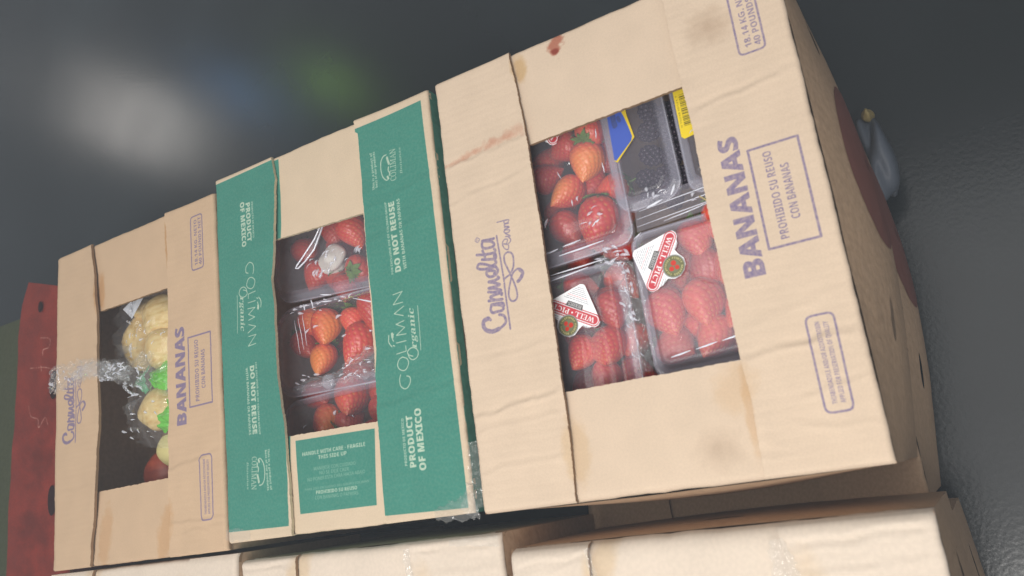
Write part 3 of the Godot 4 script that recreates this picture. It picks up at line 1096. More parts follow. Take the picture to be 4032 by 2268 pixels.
# tip: where the point of the berry looks; at: its middle in mm, y below the carton tops
func strawberry(label: String, at: Vector3, tip: Vector3, kind: int, size: float, leafy := true, group := "", pale := false) -> void:
	if berry_shapes.is_empty():
		for k in 5: berry_shapes.append(berry_mesh(40 + k, [0.045, 0.041, 0.048, 0.044, 0.046][k], [0.037, 0.039, 0.036, 0.038, 0.035][k], k >= 3))
		for k in 3: calyx_shapes.append(calyx_mesh(60 + k, 0.016))
	var up := -tip.normalized()
	var side := up.cross(Vector3(0.3, 0.2, 0.9)).normalized()
	var base := Basis(side, up, side.cross(up)).rotated(up, rng.randf_range(0.0, TAU) if kind < 3 else 0.0)
	var at_m := Vector3(at.x * 0.001, H - at.y * 0.001, at.z * 0.001)
	var o := thing("strawberry", label, "strawberry", at_m - up * -0.0, group)
	o.basis = base.scaled(Vector3.ONE * size)
	o.position = at_m + up * 0.022 * size
	var b := MeshInstance3D.new()
	b.name = "flesh"
	b.mesh = berry_shapes[kind]
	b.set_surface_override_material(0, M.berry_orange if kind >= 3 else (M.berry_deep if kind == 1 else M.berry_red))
	o.add_child(b, true)
	if leafy:
		var c := MeshInstance3D.new()
		c.name = "calyx"
		c.mesh = calyx_shapes[rng.randi() % 3]
		c.set_surface_override_material(0, M.leaf_pale if pale else M.leaf)
		o.add_child(c, true)


# a hinged clear punnet: tub and lid as thin shells of rounded-rectangle rings
func ring(c: Vector2, hx: float, hz: float, r: float, turn: float, y: float, wob := 0.0) -> PackedVector3Array:
	var row := PackedVector3Array()
	var n := 14
	for q in 4:
		var cx: float = [hx - r, -hx + r, -hx + r, hx - r][q]
		var cz: float = [hz - r, hz - r, -hz + r, -hz + r][q]
		for k in n:
			var a := PI / 2 * (q + k / (n - 1.0))
			var p := Vector2(cx + cos(a) * r, cz + sin(a) * r).rotated(turn)
			row.append(Vector3(c.x + p.x, y + wob * nz.get_noise_2d(p.x * 900.0 + c.x * 500.0, p.y * 900.0), c.y + p.y))
	row.append(row[0])
	return row


func clamshell(label: String, group: String, c: Vector2, hx: float, hz: float, turn: float, top: float, dome := 0.012, tub := 0.075, soft := 0.02, skin: Material = M.shell) -> Node3D:
	var y := H - top
	var o := thing("clear_clamshell", label, "clamshell", Vector3(c.x, y - dome - tub, c.y), group)
	var rows := []
	# inset, height
	for q in [[0.0, -dome - 0.003], [0.0, -dome], [0.002, -dome + 0.0012], [0.008, -dome + 0.0012], [0.0095, -dome + 0.003], [0.0115, -0.002], [0.0135, 0.0], [0.017, 0.0006], [0.02, -0.0012], [0.026, -0.0016], [0.034, -0.0014], [0.045, -0.0016], [0.058, -0.0013], [0.07, -0.0015], [0.085, -0.0015]]:
		if q[0] < minf(hx, hz) - 0.003:
			rows.append(ring(c, hx - q[0], hz - q[0], maxf(0.002, soft - q[0] * 0.55), turn, y + q[1], 0.0012 if q[0] > 0.018 else 0.0004))
	var last: PackedVector3Array = rows[-1]
	var mid := PackedVector3Array()
	for k in last.size(): mid.append(Vector3(c.x, y - 0.0015, c.y).lerp(last[k], 0.02))
	rows.append(mid)
	var b := MB.new()
	b.grid(rows, null, null, true, false)
	if b.n[b.n.size() - 5].y < 0.0:
		b = MB.new()
		b.grid(rows, null, null, true, true)
	part("lid", [b], [skin], o)
	var border := MB.new()
	var br := []
	for q in [[0.0002, -dome + 0.0016], [0.004, -dome + 0.0022], [0.0085, -dome + 0.0022], [0.0105, -dome + 0.005], [0.0122, -0.0012]]:
		br.append(ring(c, hx - q[0], hz - q[0], maxf(0.002, soft - q[0] * 0.55), turn, y + q[1] + 0.0008, 0.0008))
	border.grid(br, null, null, true, false)
	if border.n[80].y < 0.0:
		border = MB.new()
		border.grid(br, null, null, true, true)
	part("border", [border], [M.border], o)
	rows = []
	for q in [[0.0, -dome - 0.004], [0.004, -dome - 0.005], [0.006, -dome - 0.012], [0.012, -dome - tub * 0.85], [0.016, -dome - tub], [0.03, -dome - tub]]:
		rows.append(ring(c, hx - q[0], hz - q[0], maxf(0.003, soft - q[0] * 0.4), turn, y + q[1], 0.0005))
	last = rows[-1]
	mid = PackedVector3Array()
	for k in last.size(): mid.append(Vector3(c.x, y - dome - tub, c.y))
	rows.append(mid)
	b = MB.new()
	b.grid(rows, null, null, true, false)
	if b.n[60].dot(b.v[60] - Vector3(c.x, b.v[60].y, c.y)) < 0.0:
		b = MB.new()
		b.grid(rows, null, null, true, true)
	part("tub", [b], [M.shell], o)
	# the thicker rolled flange
	var fl := MB.new()
	var path := ring(c, hx - 0.0015, hz - 0.0015, soft, turn, y - dome)
	var rad := PackedFloat32Array()
	for k in path.size(): rad.append(0.0011)
	fl.tube(path, rad, 6)
	part("flange", [fl], [M.shell_rim], o)
	return o


# moulded stiffening ribs on a lid, each a short bar, its highlight put into the white colour
func ribs(o: Node3D, segs: Array, y: float, w := 0.0009) -> void:
	for s in segs:
		var a: Vector2 = s[0]
		var b: Vector2 = s[1]
		var p := PackedVector3Array()
		var r := PackedFloat32Array()
		for k in 7:
			var t := k / 6.0
			var q := a.lerp(b, t)
			p.append(Vector3(q.x, H - y + 0.0004 * sin(t * 9.0), q.y))
			r.append(w * (0.25 + 0.75 * sin(PI * clampf(t, 0.03, 0.97))))
		var m := MB.new()
		m.tube(p, r, 8)
		part("rib", [m], [M.rib], o)


# a crumpled film over a path of points, each with a half width; noise lifts its folds
func film(called: String, parent: Node, centre: Array, half: Array, lift: float, mat: Material, rough := 90.0, nj := 90, ni := 46, droop := 0.0, sharp := 0.16) -> MeshInstance3D:
	var rows := []
	var n := centre.size()
	for j in nj + 1:
		var f := float(j) / nj * (n - 1)
		var k := mini(int(f), n - 2)
		var t := f - k
		var p: Vector3 = centre[k].cubic_interpolate(centre[k + 1], centre[maxi(k - 1, 0)], centre[mini(k + 2, n - 1)], t)
		var d: Vector3 = centre[k + 1] - centre[k]
		var s := Vector3(d.z, 0, -d.x).normalized()
		var w := lerpf(half[k], half[k + 1], t)
		var row := PackedVector3Array()
		for i in ni + 1:
			var u := 2.0 * i / ni - 1.0
			var q := p + s * u * w * (1.0 + 0.45 * nz.get_noise_2d(f * 60.0, signf(u) * 40.0))
			var y := 0.5 * lift * (ridged.get_noise_2d(q.x * rough * 0.5 + u * 0.7, q.z * rough * 0.5) * 0.6 + ridged.get_noise_2d(q.x * rough * 1.9, q.z * rough * 1.6 + 9.0) * sharp)
			row.append(q + Vector3(0, y - droop * u * u, 0))
		rows.append(row)
	var b := MB.new()
	b.grid(rows, null, null, false, true)
	if b.n[b.n.size() / 2].y < 0.0:
		b = MB.new()
		b.grid(rows, null, null, false, false)
	return part(called, [b], [mat], parent)


# small whitish slivers standing in for glints on thin plastic, strewn over an ellipse (mm) of a film, joined into one part
func glint_slivers(parent: Node, cx: float, cz: float, rx: float, rz: float, depth: float, count: int, along: Vector2, stray: float, mat: Material) -> void:
	var b := MB.new()
	for k in count:
		var a := rng.randf() * TAU
		var q := sqrt(rng.randf())
		var p := Vector2(cx + cos(a) * rx * q, cz + sin(a) * rz * q) * 0.001
		var d := along.normalized().rotated(rng.randfn(0.0, stray))
		var ln := rng.randf_range(0.004, 0.012)
		var bend := Vector2(-d.y, d.x) * rng.randf_range(-0.001, 0.001)
		var w := rng.randf_range(0.0005, 0.0023)
		var pv := PackedVector3Array()
		var rv := PackedFloat32Array()
		var tilt := rng.randf_range(-0.003, 0.003)
		for i in 6:
			var t := i / 5.0
			var c := p + d * (ln * (t - 0.5)) + bend * sin(PI * t)
			pv.append(Vector3(c.x, H - depth * 0.001 + tilt * (t - 0.5) + 0.002 * sin(PI * t), c.y))
			rv.append(w * (0.1 + 0.9 * sin(PI * clampf(t, 0.02, 0.98))))
		b.tube(pv, rv, 5)
	part("glint_slivers", [b], [mat], parent).set_meta("kind", "stuff")


func label_texture() -> ImageTexture:
	# a white fruit sticker: x runs along its lettering (-34..32 mm), z is minus its upward direction (-25..31 mm)
	var s := Sheet.new()
	s.setup(-0.034, -0.025, 0.032, 0.031, 9000.0, Color8(252, 253, 255))
	var red := Color8(204, 70, 80)
	s.stroke([v2(-25.3, 0), v2(22.4, 0)], 0.0126, true)
	s.lay(red, 1.0, nz)
	s.stroke([v2(-25.3, 0), v2(22.4, 0)], 0.0106, true)
	s.lay(Color8(238, 238, 240), 1.0, nz)
	s.stroke([v2(-25.3, 0), v2(22.4, 0)], 0.0086, true)
	s.lay(red, 1.0, nz)
	s.text(fonts.serif_bold, "WELL", v2(-26, 2.4), v2(-3.4, 2.4), 0.0052)
	s.text(fonts.serif_bold, "PICT", v2(3.4, 2.4), v2(22.5, 2.4), 0.0052)
	s.stroke([v2(0, 0), v2(0.05, 0)], 0.0019, true)
	s.lay(Color8(246, 244, 244), 1.0, nz)
	s.poly([v2(-10, 5), v2(-9, 10.4), v2(8.5, 10.4), v2(10, 5)])
	s.lay(Color8(96, 92, 92), 1.0, nz)
	s.text(fonts.serif, "BERRIES", v2(-8, 9.4), v2(7.5, 9.4), 0.0033)
	s.lay(Color8(236, 236, 236), 1.0, nz)
	for k in 8:
		var z := 13.0 + k * 1.85
		var half := (31.0 - z) * 0.78
		var x := -half
		while x < half:
			var w := rng.randf_range(1.2, 3.4)
			s.stroke([v2(x, z), v2(minf(x + w, half), z)], 0.0008, true)
			x += w + 1.1
		s.lay(Color8(220, 130, 136) if k == 2 else Color8(150, 152, 158), 0.7, nz)
	for q in [[-24, -8.5, 8], [14, -8.5, 9], [13, -10.5, 7]]:
		s.stroke([v2(q[0], q[1]), v2(q[0] + q[2], q[1])], 0.0007, true)
	s.lay(Color8(140, 142, 148), 0.7, nz)
	s.stroke([v2(-0.5, -13.7), v2(-0.45, -13.7)], 0.0225, true)
	s.lay(Color8(150, 152, 150), 1.0, nz)
	s.stroke([v2(-0.5, -13.7), v2(-0.45, -13.7)], 0.0202, true)
	s.lay(Color8(112, 112, 74), 1.0, nz)
	var word := "CALIFORNIA FINEST BERRIES "
	for k in word.length():
		if word[k] == " ": continue
		var a := TAU * k / word.length()
		var d := Vector2(cos(a), sin(a))
		var t := Vector2(-d.y, d.x)
		var p := v2(-0.5, -13.7) + d * 0.0072
		s.text(fonts.bold, word[k], p - t * 0.0007, p + t * 0.0007, 0.0018)
	s.lay(Color8(214, 206, 150), 0.95, nz)
	s.stroke([v2(-0.5, -13.7), v2(-0.45, -13.7)], 0.0125, true)
	s.lay(Color8(120, 124, 96), 1.0, nz)
	for q in [[-3.2, -12.2, 0.0052], [2.6, -12.6, 0.0046], [-0.6, -17.0, 0.0044]]:
		s.stroke([v2(q[0], q[1]), v2(q[0], q[1] - 1.6)], q[2], true, true)
	s.lay(Color8(206, 58, 44), 1.0, nz)
	return s.done(noise_bytes(0.1, 64, 5), noise_bytes(0.1, 64, 6), 64, 0.01, 0.0)


func sticker(o: Node3D, at: Vector2, along: Vector2, y: float, scale := 1.06) -> void:
	var outline := [v2(-1, 30.4), v2(-3.5, 30), v2(-30.5, 3.2), v2(-32.4, 0), v2(-31.6, -3.5), v2(-28.8, -6.2), v2(-25.3, -7), v2(-22.5, -9), v2(-19, -9.4), v2(-15.5, -9.0), v2(-13, -13.4), v2(-11, -20), v2(-6, -24), v2(0, -25), v2(6, -23.4), v2(10.5, -19),
		v2(12.4, -12.5), v2(15.8, -11.2), v2(19.5, -10.4), v2(22, -8), v2(25.5, -6.4), v2(28.4, -3.4), v2(29.2, 0), v2(27.6, 4), v2(2, 29.6)]
	var d := along.normalized()
	var down := -Vector2(d.y, -d.x)
	var poly := PackedVector2Array()
	var uvs := {}
	for q in outline:
		var p: Vector2 = at + (d * q.x + down * q.y) * scale
		poly.append(p)
		uvs[p] = Vector2((q.x + 0.034) / 0.066, (q.y + 0.025) / 0.056)
	var b := MB.new()
	b.sheet(poly, H - y, func(p): return uvs[p])
	if not M.has("sticker"):
		M.sticker = flat(Color.WHITE, 0.45, 0.4)
		M.sticker.albedo_texture = label_texture()
	part("paper_label", [b], [M.sticker], o).set_meta("label", "white fruit label with a red name bar")


func fruit_in_right_carton() -> void:
	var g := "clamshells in the right carton"
	var A := clamshell("clear clamshell of strawberries, far left in the right carton, label half under the flap", g, v2(120, -356), 0.080, 0.106, -0.03, 0.026, 0.013, 0.088, 0.016)
	var C := clamshell("clear clamshell of strawberries, near left in the right carton, beside the script print", g, v2(106, -142), 0.080, 0.098, 0.0, 0.027, 0.013, 0.088, 0.016)
	var B := clamshell("clear clamshell of strawberries in the near right part of the right carton's opening", g, v2(283, -184), 0.085, 0.078, -0.02, 0.026, 0.013, 0.088, 0.016, M.shell_milky)
	var D := clamshell("clear clamshell of blackberries between the strawberries and the yellow barcode label", g, v2(222, -366), 0.037, 0.078, -0.03, 0.034, 0.012, 0.085, 0.020, M.shell_dim)
	var E := clamshell("clear clamshell with a yellow barcode label against the right flap", g, v2(310, -366), 0.044, 0.080, -0.02, 0.033, 0.012, 0.085, 0.016, M.shell_dim)
	var web := MB.new()
	web.quad(Vector3(0.206, H - 0.0425, -0.296), Vector3(0.366, H - 0.0425, -0.306), Vector3(0.206, H - 0.0385, -0.262), Vector3(0.366, H - 0.0385, -0.268), Vector3.UP)
	part("hinge", [web], [M.shell_milky], B)
	ribs(B, [[v2(207, -268), v2(364, -279)], [v2(208, -276), v2(364, -287)], [v2(212, -284), v2(364, -295)]], 0.039, 0.0006)
	sticker(A, v2(124, -416), v2(-0.345, -0.94), 0.0245)
	sticker(B, v2(229.5, -220), v2(-0.52, 0.86), 0.0245)
	sticker(C, v2(124, -192), v2(-0.86, -0.5), 0.0255)
	ribs(A, [[v2(100, -263), v2(118, -265)], [v2(124, -266), v2(146, -268)], [v2(118, -257), v2(172, -260)], [v2(165, -282), v2(171, -284)]], 0.0268, 0.0011)
	ribs(A, [[v2(184, -385), v2(183, -374)], [v2(185, -345), v2(186, -333)], [v2(162, -278), v2(167, -283)]], 0.026, 0.0007)
	ribs(C, [[v2(104, -232), v2(150, -236)], [v2(104, -238), v2(172, -240)]], 0.0266, 0.0009)
	ribs(B, [[v2(222, -124), v2(243, -127)], [v2(248, -127), v2(270, -130)], [v2(275, -130), v2(296, -133)]], 0.0265, 0.0010)
	ribs(B, [[v2(205, -252), v2(214, -257)], [v2(240, -262), v2(292, -268)]], 0.0265, 0.0006)
	ribs(E, [[v2(286, -306), v2(300, -294)]], 0.034, 0.0012)
	# labels of the dark clamshells
	var lab := Sheet.new()
	lab.setup(0.178, -0.418, 0.230, -0.316, 5000.0, Color8(226, 196, 48))
	lab.poly(mm("180,-420 203,-411 209,-406 213,-399 216,-390 219,-377 221,-366 219.5,-361.5 199,-344.5 188,-352"))
	lab.lay(Color8(70, 96, 186), 1.0, nz)
	lab.stroke([v2(203, -402), v2(204, -384)], 0.006, true)
	lab.stroke([v2(209, -392), v2(210, -388)], 0.004, true)
	lab.lay(Color8(70, 76, 110), 0.8, nz, 0.5)
	lab.stroke([v2(213, -412), v2(216, -398)], 0.0014, true)
	lab.lay(Color8(90, 80, 40), 0.8, nz, 0.5)
	var lm := flat(Color.WHITE, 0.5, 0.4)
	lm.albedo_texture = lab.done(noise_bytes(0.1, 64, 5), noise_bytes(0.1, 64, 6), 64, 0.015, 0.0)
	var b := MB.new()
	b.sheet(PackedVector2Array([v2(197, -418), v2(216, -416), v2(219, -403), v2(219, -392), v2(223.5, -364), v2(200, -342), v2(197, -345)]), H - 0.0325, func(p): return Vector2((p.x - 0.178) / 0.052, (p.y + 0.418) / 0.102))
	part("paper_label", [b], [lm], D).set_meta("label", "blue oval label with a yellow border")
	var bar := Sheet.new()
	bar.setup(0.0, 0.0, 0.04, 0.08, 8000.0, Color8(236, 208, 40))
	bar.stroke([v2(30, 4), v2(36, 22)], 0.03, true)
	bar.lay(Color8(84, 110, 200), 1.0, nz)
	var z := 30.0
	while z < 66.0:
		var t := rng.randf_range(0.4, 1.3)
		bar.poly([v2(9, z), v2(26, z), v2(26, z + t), v2(9, z + t)])
		z += t + rng.randf_range(0.6, 1.6)
	bar.text(fonts.sans, "0 15238 00121 7", v2(6.5, 66), v2(6.5, 30), 0.0025)
	bar.lay(Color8(70, 62, 30), 0.9, nz)
	var bm := flat(Color.WHITE, 0.5, 0.4)
	bm.albedo_texture = bar.done(noise_bytes(0.1, 64, 5), noise_bytes(0.1, 64, 6), 64, 0.015, 0.0)
	b = MB.new()
	b.sheet(PackedVector2Array([v2(273, -420), v2(298, -422), v2(298, -346), v2(276, -343), v2(273, -346)]), H - 0.0315, func(p): return Vector2((p.x - 0.272) / 0.028, (p.y + 0.422) / 0.08))
	part("paper_label", [b], [bm], E).set_meta("label", "yellow label with a barcode")
	# strawberries
	strawberry("strawberry deepest in the far corner, red, beside the blue label in the right carton", Vector3(171, 52, -400), Vector3(0.3, -0.4, -0.6), 0, 0.95)
	strawberry("orange-red strawberry below the pale green calyx in the right carton's far clamshell", Vector3(157, 54, -362), Vector3(-0.2, 0.25, 0.9), 3, 1.12, true, "", true)
	strawberry("orange half-ripe strawberry in the middle of the right carton's far left clamshell", Vector3(127, 52, -334), Vector3(-0.55, 0.6, 0.6), 4, 1.08, false)
	strawberry("big red strawberry at the near end of the right carton's far left clamshell", Vector3(158, 52, -290), Vector3(-0.35, 0.1, 0.9), 0, 1.32)
	strawberry("red strawberry squeezed against the right wall of the far left clamshell", Vector3(178, 60, -326), Vector3(-0.9, 0.0, 0.1), 0, 0.95)
	strawberry("red strawberry at the left flap in the right carton's far left clamshell", Vector3(104, 62, -366), Vector3(0.9, -0.1, -0.2), 1, 1.0)
	strawberry("dark strawberry under the orange one in the far left clamshell", Vector3(116, 68, -296), Vector3(0.4, 0.2, 0.7), 1, 1.1, false)
	strawberry("strawberry with pale leaves half under the white label of the far left clamshell", Vector3(128, 62, -392), Vector3(-0.9, 0.0, 0.3), 1, 1.0, true, "", true)
	strawberry("strawberry next to the upper right corner of the label in the near right clamshell", Vector3(262, 54, -240), Vector3(0.2, 0.3, 0.8), 0, 1.05)
	strawberry("bright red strawberry at the right flap, topmost in the near right clamshell", Vector3(291, 50, -252), Vector3(-0.1, 0.3, 0.9), 0, 1.15)
	strawberry("strawberry right of the round badge in the near right clamshell", Vector3(262, 60, -208), Vector3(-0.5, 0.2, 0.6), 1, 1.1, false)
	strawberry("bright red strawberry at the right flap, level with the label's round badge", Vector3(291, 52, -204), Vector3(-0.2, 0.5, 0.6), 0, 1.1)
	strawberry("pinkish strawberry just below the label tip in the near right clamshell", Vector3(217, 58, -174), Vector3(0.3, 0.3, 0.8), 0, 1.25, false)
	strawberry("large strawberry in the centre of the near right clamshell below the badge", Vector3(258, 54, -174), Vector3(0.1, 0.4, 0.8), 0, 1.25)
	strawberry("strawberry at the right flap in the lower part of the near right clamshell", Vector3(292, 58, -162), Vector3(-0.4, 0.4, 0.6), 0, 1.1, false)
	strawberry("strawberry nearest the dashed ribs in the near right clamshell", Vector3(260, 56, -138), Vector3(-0.3, 0.5, 0.6), 0, 1.15, false)
	strawberry("strawberry in the lower left corner of the near right clamshell", Vector3(222, 64, -138), Vector3(0.6, 0.3, 0.4), 1, 1.1)
	strawberry("seedy strawberry at the lower left, just under the label of the near left clamshell", Vector3(116, 50, -150), Vector3(-0.2, 0.6, 0.6), 0, 1.0, false)
	strawberry("strawberry right of the seedy one in the near left clamshell", Vector3(147, 52, -150), Vector3(0.1, 0.6, 0.6), 0, 1.15)
	strawberry("lowest strawberry of the near left clamshell, at the near end flap", Vector3(136, 56, -118), Vector3(-0.2, 0.4, 0.7), 0, 1.0)
	strawberry("strawberry along the right wall of the near left clamshell beside its label", Vector3(158, 58, -188), Vector3(0.2, 0.2, 0.8), 1, 1.1, false)
	strawberry("strawberry above the label of the near left clamshell", Vector3(128, 58, -224), Vector3(0.8, 0.1, 0.2), 1, 1.0)
	var deep := "strawberry in the lower layer of a clamshell of the right carton, mostly covered"
	for q in [[105, -330], [140, -300], [172, -300], [150, -350], [100, -390], [172, -370], [160, -400], [160, -270], [120, -265], [225, -200], [290, -225], [300, -180], [235, -240], [215, -140], [285, -140], [110, -180], [110, -120], [165, -120], [165, -155], [140, -210], [165, -225], [240, -160], [275, -190]]:
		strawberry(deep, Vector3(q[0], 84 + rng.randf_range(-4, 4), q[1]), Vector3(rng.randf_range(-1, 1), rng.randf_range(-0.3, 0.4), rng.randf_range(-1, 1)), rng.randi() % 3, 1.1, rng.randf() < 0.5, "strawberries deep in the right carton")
	# blackberries
	var bb := blackberry_mesh()
	var bm2 := flat(Color(0.032, 0.018, 0.036).linear_to_srgb(), 0.3, 0.5)
	for q in [[212, -335], [232, -330], [250, -325], [214, -312], [236, -306], [222, -360], [246, -352], [226, -388], [250, -378], [228, -412], [248, -404], [284, -330], [306, -326], [288, -352], [310, -350], [286, -310], [304, -304], [292, -378], [314, -374], [288, -400], [310, -398]]:
		var o := MeshInstance3D.new()
		o.name = "blackberry"
		o.mesh = bb
		o.set_surface_override_material(0, bm2)
		add_child(o, true)
		o.position = Vector3(q[0] * 0.001, H - 0.086 + rng.randf_range(-0.004, 0.004), q[1] * 0.001)
		o.basis = Basis.from_euler(Vector3(rng.randf() * 3.0, rng.randf() * 6.0, rng.randf() * 3.0))
		tag(o, "black blackberry in the dark clamshells of the right carton", "blackberry", "blackberries in the dark clamshells")
	# a dry straw that lies across the clamshell corners
	var st := MB.new()
	st.tube(PackedVector3Array([Vector3(0.281, H - 0.024, -0.276), Vector3(0.287, H - 0.022, -0.270), Vector3(0.296, H - 0.023, -0.258)]), PackedFloat32Array([0.0006, 0.0007, 0.0004]), 6)
	tag(part("straw", [st], [flat(Color8(200, 180, 120), 0.7)], self), "thin dry yellow straw lying across the clamshell corners beside the right flap", "straw")
	# whitish crumpled film, put in for plastic reflections between the near clamshells
	film("film", A, [Vector3(0.165, H - 0.026, -0.242), Vector3(0.19, H - 0.027, -0.215), Vector3(0.193, H - 0.028, -0.165), Vector3(0.192, H - 0.03, -0.115)], [0.012, 0.014, 0.012, 0.009], 0.014, M.film_white, 60.0, 80, 20, 0.0, 0.4)
	glint_slivers(A, 188, -178, 8, 62, 27, 22, Vector2(0.2, 1), 0.5, M.glint)
	glint_slivers(A, 176, -240, 20, 10, 26, 14, Vector2(1, 0.2), 0.5, M.glint)
	glint_slivers(A, 165, -285, 18, 14, 26, 5, Vector2(1, -0.4), 0.4, M.glint)
	glint_slivers(A, 125, -335, 50, 40, 26, 5, Vector2(0.4, 1), 0.6, M.glint)
	glint_slivers(D, 238, -300, 14, 12, 33, 5, Vector2(1, -0.6), 0.5, M.glint)
	glint_slivers(E, 300, -330, 16, 40, 33, 6, Vector2(0.3, 1), 0.6, M.glint)
	glint_slivers(B, 285, -276, 50, 10, 38, 11, Vector2(1, -0.1), 0.25, M.glint)
	# fingers of moulded plastic where the blackberry lid turns its corner
	ribs(D, [[v2(256, -300), v2(250, -290)], [v2(240, -288), v2(222, -284)]], 0.035, 0.0014)


func blackberry_mesh() -> ArrayMesh:
	var b := MB.new()
	var count := 46
	for k in count:
		var y := 1.0 - 2.0 * (k + 0.5) / count
		var r := sqrt(1.0 - y * y)
		var a := k * 2.39996
		var p := Vector3(cos(a) * r * 0.0095, y * 0.0125, sin(a) * r * 0.0095)
		var rows := []
		for j in 6:
			var t := PI * j / 5.0
			var row := PackedVector3Array()
			for i in 8:
				var f := TAU * i / 7.0
				row.append(p + Vector3(sin(t) * cos(f), cos(t), sin(t) * sin(f)) * 0.0031)
			rows.append(row)
		b.grid(rows, null, null, true, false)
	var m := ArrayMesh.new()
	if b.n[12].dot(b.v[12] - Vector3(0, 0.0125 * (1.0 - 1.0 / count), 0)) < 0.0:
		for k in b.n.size(): b.n[k] = -b.n[k]
		for k in range(0, b.ix.size(), 3):
			var t := b.ix[k]
			b.ix[k] = b.ix[k + 1]
			b.ix[k + 1] = t
	b.into(m, Vector3.ZERO, false)
	return m


func fruit_in_green_carton() -> void:
	var g := "clamshells in the green carton"
	var A := clamshell("clear clamshell at the far end in the green carton, white lump and looped tab", g, v2(-222, -366), 0.112, 0.064, 0.08, 0.044, 0.016, 0.07, 0.03, M.shell)
	var B := clamshell("clear clamshell of strawberries in the middle of the green carton's opening", g, v2(-222, -236), 0.118, 0.062, 0.03, 0.040, 0.016, 0.07, 0.035, M.shell_thin)
	var C := clamshell("clear clamshell of strawberries at the near end of the green carton's opening", g, v2(-222, -124), 0.118, 0.052, -0.02, 0.046, 0.016, 0.07, 0.03, M.shell_thin)
	ribs(B, [[v2(-258, -299), v2(-255, -288)], [v2(-272, -296), v2(-270, -287)], [v2(-241, -302), v2(-222, -297)], [v2(-241, -292), v2(-222, -289)], [v2(-186, -284), v2(-130, -262)]], 0.042, 0.0011)
	ribs(B, [[v2(-295, -280), v2(-288, -232)], [v2(-288, -282), v2(-281, -236)], [v2(-280, -284), v2(-275, -240)]], 0.047, 0.0006)
	# folded tab: a teardrop loop of stiff plastic
	var tab := MB.new()
	var loop := PackedVector3Array()
	var rad := PackedFloat32Array()
	for p in pts("-222,-398 -240,-378 -262,-358 -273,-350 -276,-346 -271,-345 -258,-352 -242,-364 -228,-384 -221,-398"):
		loop.append(Vector3(p.x * 0.001, H - 0.036 + 0.003 * nz.get_noise_1d(p.x * 20.0), p.y * 0.001))
		rad.append(0.0011)
	tab.tube(loop, rad, 8)
	part("looped_tab", [tab], [M.rib], A)
	film("tab_web", A, [Vector3(-0.222, H - 0.038, -0.396), Vector3(-0.242, H - 0.038, -0.371), Vector3(-0.26, H - 0.038, -0.354)], [0.002, 0.0055, 0.003], 0.001, M.film_white, 60.0, 20, 8)
	# pale lump
	var w := MB.new()
	lump(w, Vector3(-0.243, H - 0.074, -0.356), Vector3(0.023, 0.014, 0.018), 77, 0.2)
	tag(part("pale_lump", [w], [flat(Color8(226, 222, 214), 0.85, 0.2)], self), "rounded white lump under the lid beside the looped tab in the green carton", "produce")
	strawberry("red strawberry in the far right corner of the green carton's opening", Vector3(-204, 74, -386), Vector3(0.3, -0.2, 0.9), 0, 1.15, false)
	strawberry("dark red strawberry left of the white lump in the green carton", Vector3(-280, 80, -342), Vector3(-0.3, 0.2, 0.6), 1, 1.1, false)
	strawberry("strawberry with a wide green calyx right of the white lump in the green carton", Vector3(-194, 76, -334), Vector3(0.1, -0.8, -0.3), 1, 1.0)
	strawberry("strawberry below the white lump behind the clear hinge in the green carton", Vector3(-228, 80, -310), Vector3(0.1, 0.3, 0.7), 1, 1.05)
	strawberry("strawberry at the right edge of the green carton's opening beside the calyx", Vector3(-152, 84, -338), Vector3(0.5, 0.2, 0.2), 1, 1.0, false)
	strawberry("plump strawberry with an orange cheek, upper left in the green carton's middle clamshell", Vector3(-261, 70, -262), Vector3(0.25, 0.45, 0.8), 3, 1.3)
	strawberry("orange-red strawberry with dark leaves, lower left in the green carton's middle clamshell", Vector3(-274, 74, -222), Vector3(0.1, 0.5, 0.7), 4, 1.15)
	strawberry("bright red strawberry, lower right in the green carton's middle clamshell", Vector3(-208, 70, -228), Vector3(-0.3, 0.4, 0.7), 0, 1.35, false)
	strawberry("leafy strawberry at the top of the green carton's middle clamshell", Vector3(-215, 72, -262), Vector3(0.1, 0.2, 1.0), 0, 0.95)
	strawberry("long dark strawberry along the right side of the green carton's middle clamshell", Vector3(-180, 74, -268), Vector3(0.0, 0.2, 1.0), 1, 1.3, false)
	strawberry("faint orange strawberry in the upper left corner of the green carton's middle clamshell", Vector3(-296, 84, -278), Vector3(0.4, 0.1, 0.5), 4, 1.1, false)
	strawberry("big round strawberry in the green carton's near clamshell", Vector3(-240, 88, -166), Vector3(0.2, 0.5, 0.6), 0, 1.5, false)
	strawberry("orange strawberry in the lower left corner of the green carton's opening", Vector3(-286, 86, -138), Vector3(0.2, 0.5, 0.5), 3, 1.25, false)
	strawberry("small strawberry with green leaves beside the orange one in the green carton", Vector3(-244, 90, -136), Vector3(0.4, -0.5, -0.4), 1, 1.0)
	strawberry("strawberry tucked under the left flap in the green carton's near clamshell", Vector3(-296, 88, -178), Vector3(0.6, 0.2, 0.4), 1, 1.1, false)
	strawberry("strawberry at the left wall of the green carton's middle clamshell behind the fine ribs", Vector3(-312, 86, -250), Vector3(0.5, 0.2, 0.5), 1, 1.1)
	strawberry("strawberry at the far left corner of the green carton's opening, deep in shade", Vector3(-300, 88, -385), Vector3(0.5, 0.2, 0.4), 1, 1.1)
	strawberry("red strawberry at the right flap in the green carton's near clamshell", Vector3(-186, 90, -136), Vector3(0.4, 0.3, 0.6), 1, 1.2, false)
	strawberry("red strawberry beside the pale lump at the far edge of the green carton's opening", Vector3(-246, 88, -396), Vector3(0.1, 0.3, 0.9), 1, 1.1)
	var deep := "strawberry in the lower layer of a clamshell of the green carton, mostly covered"
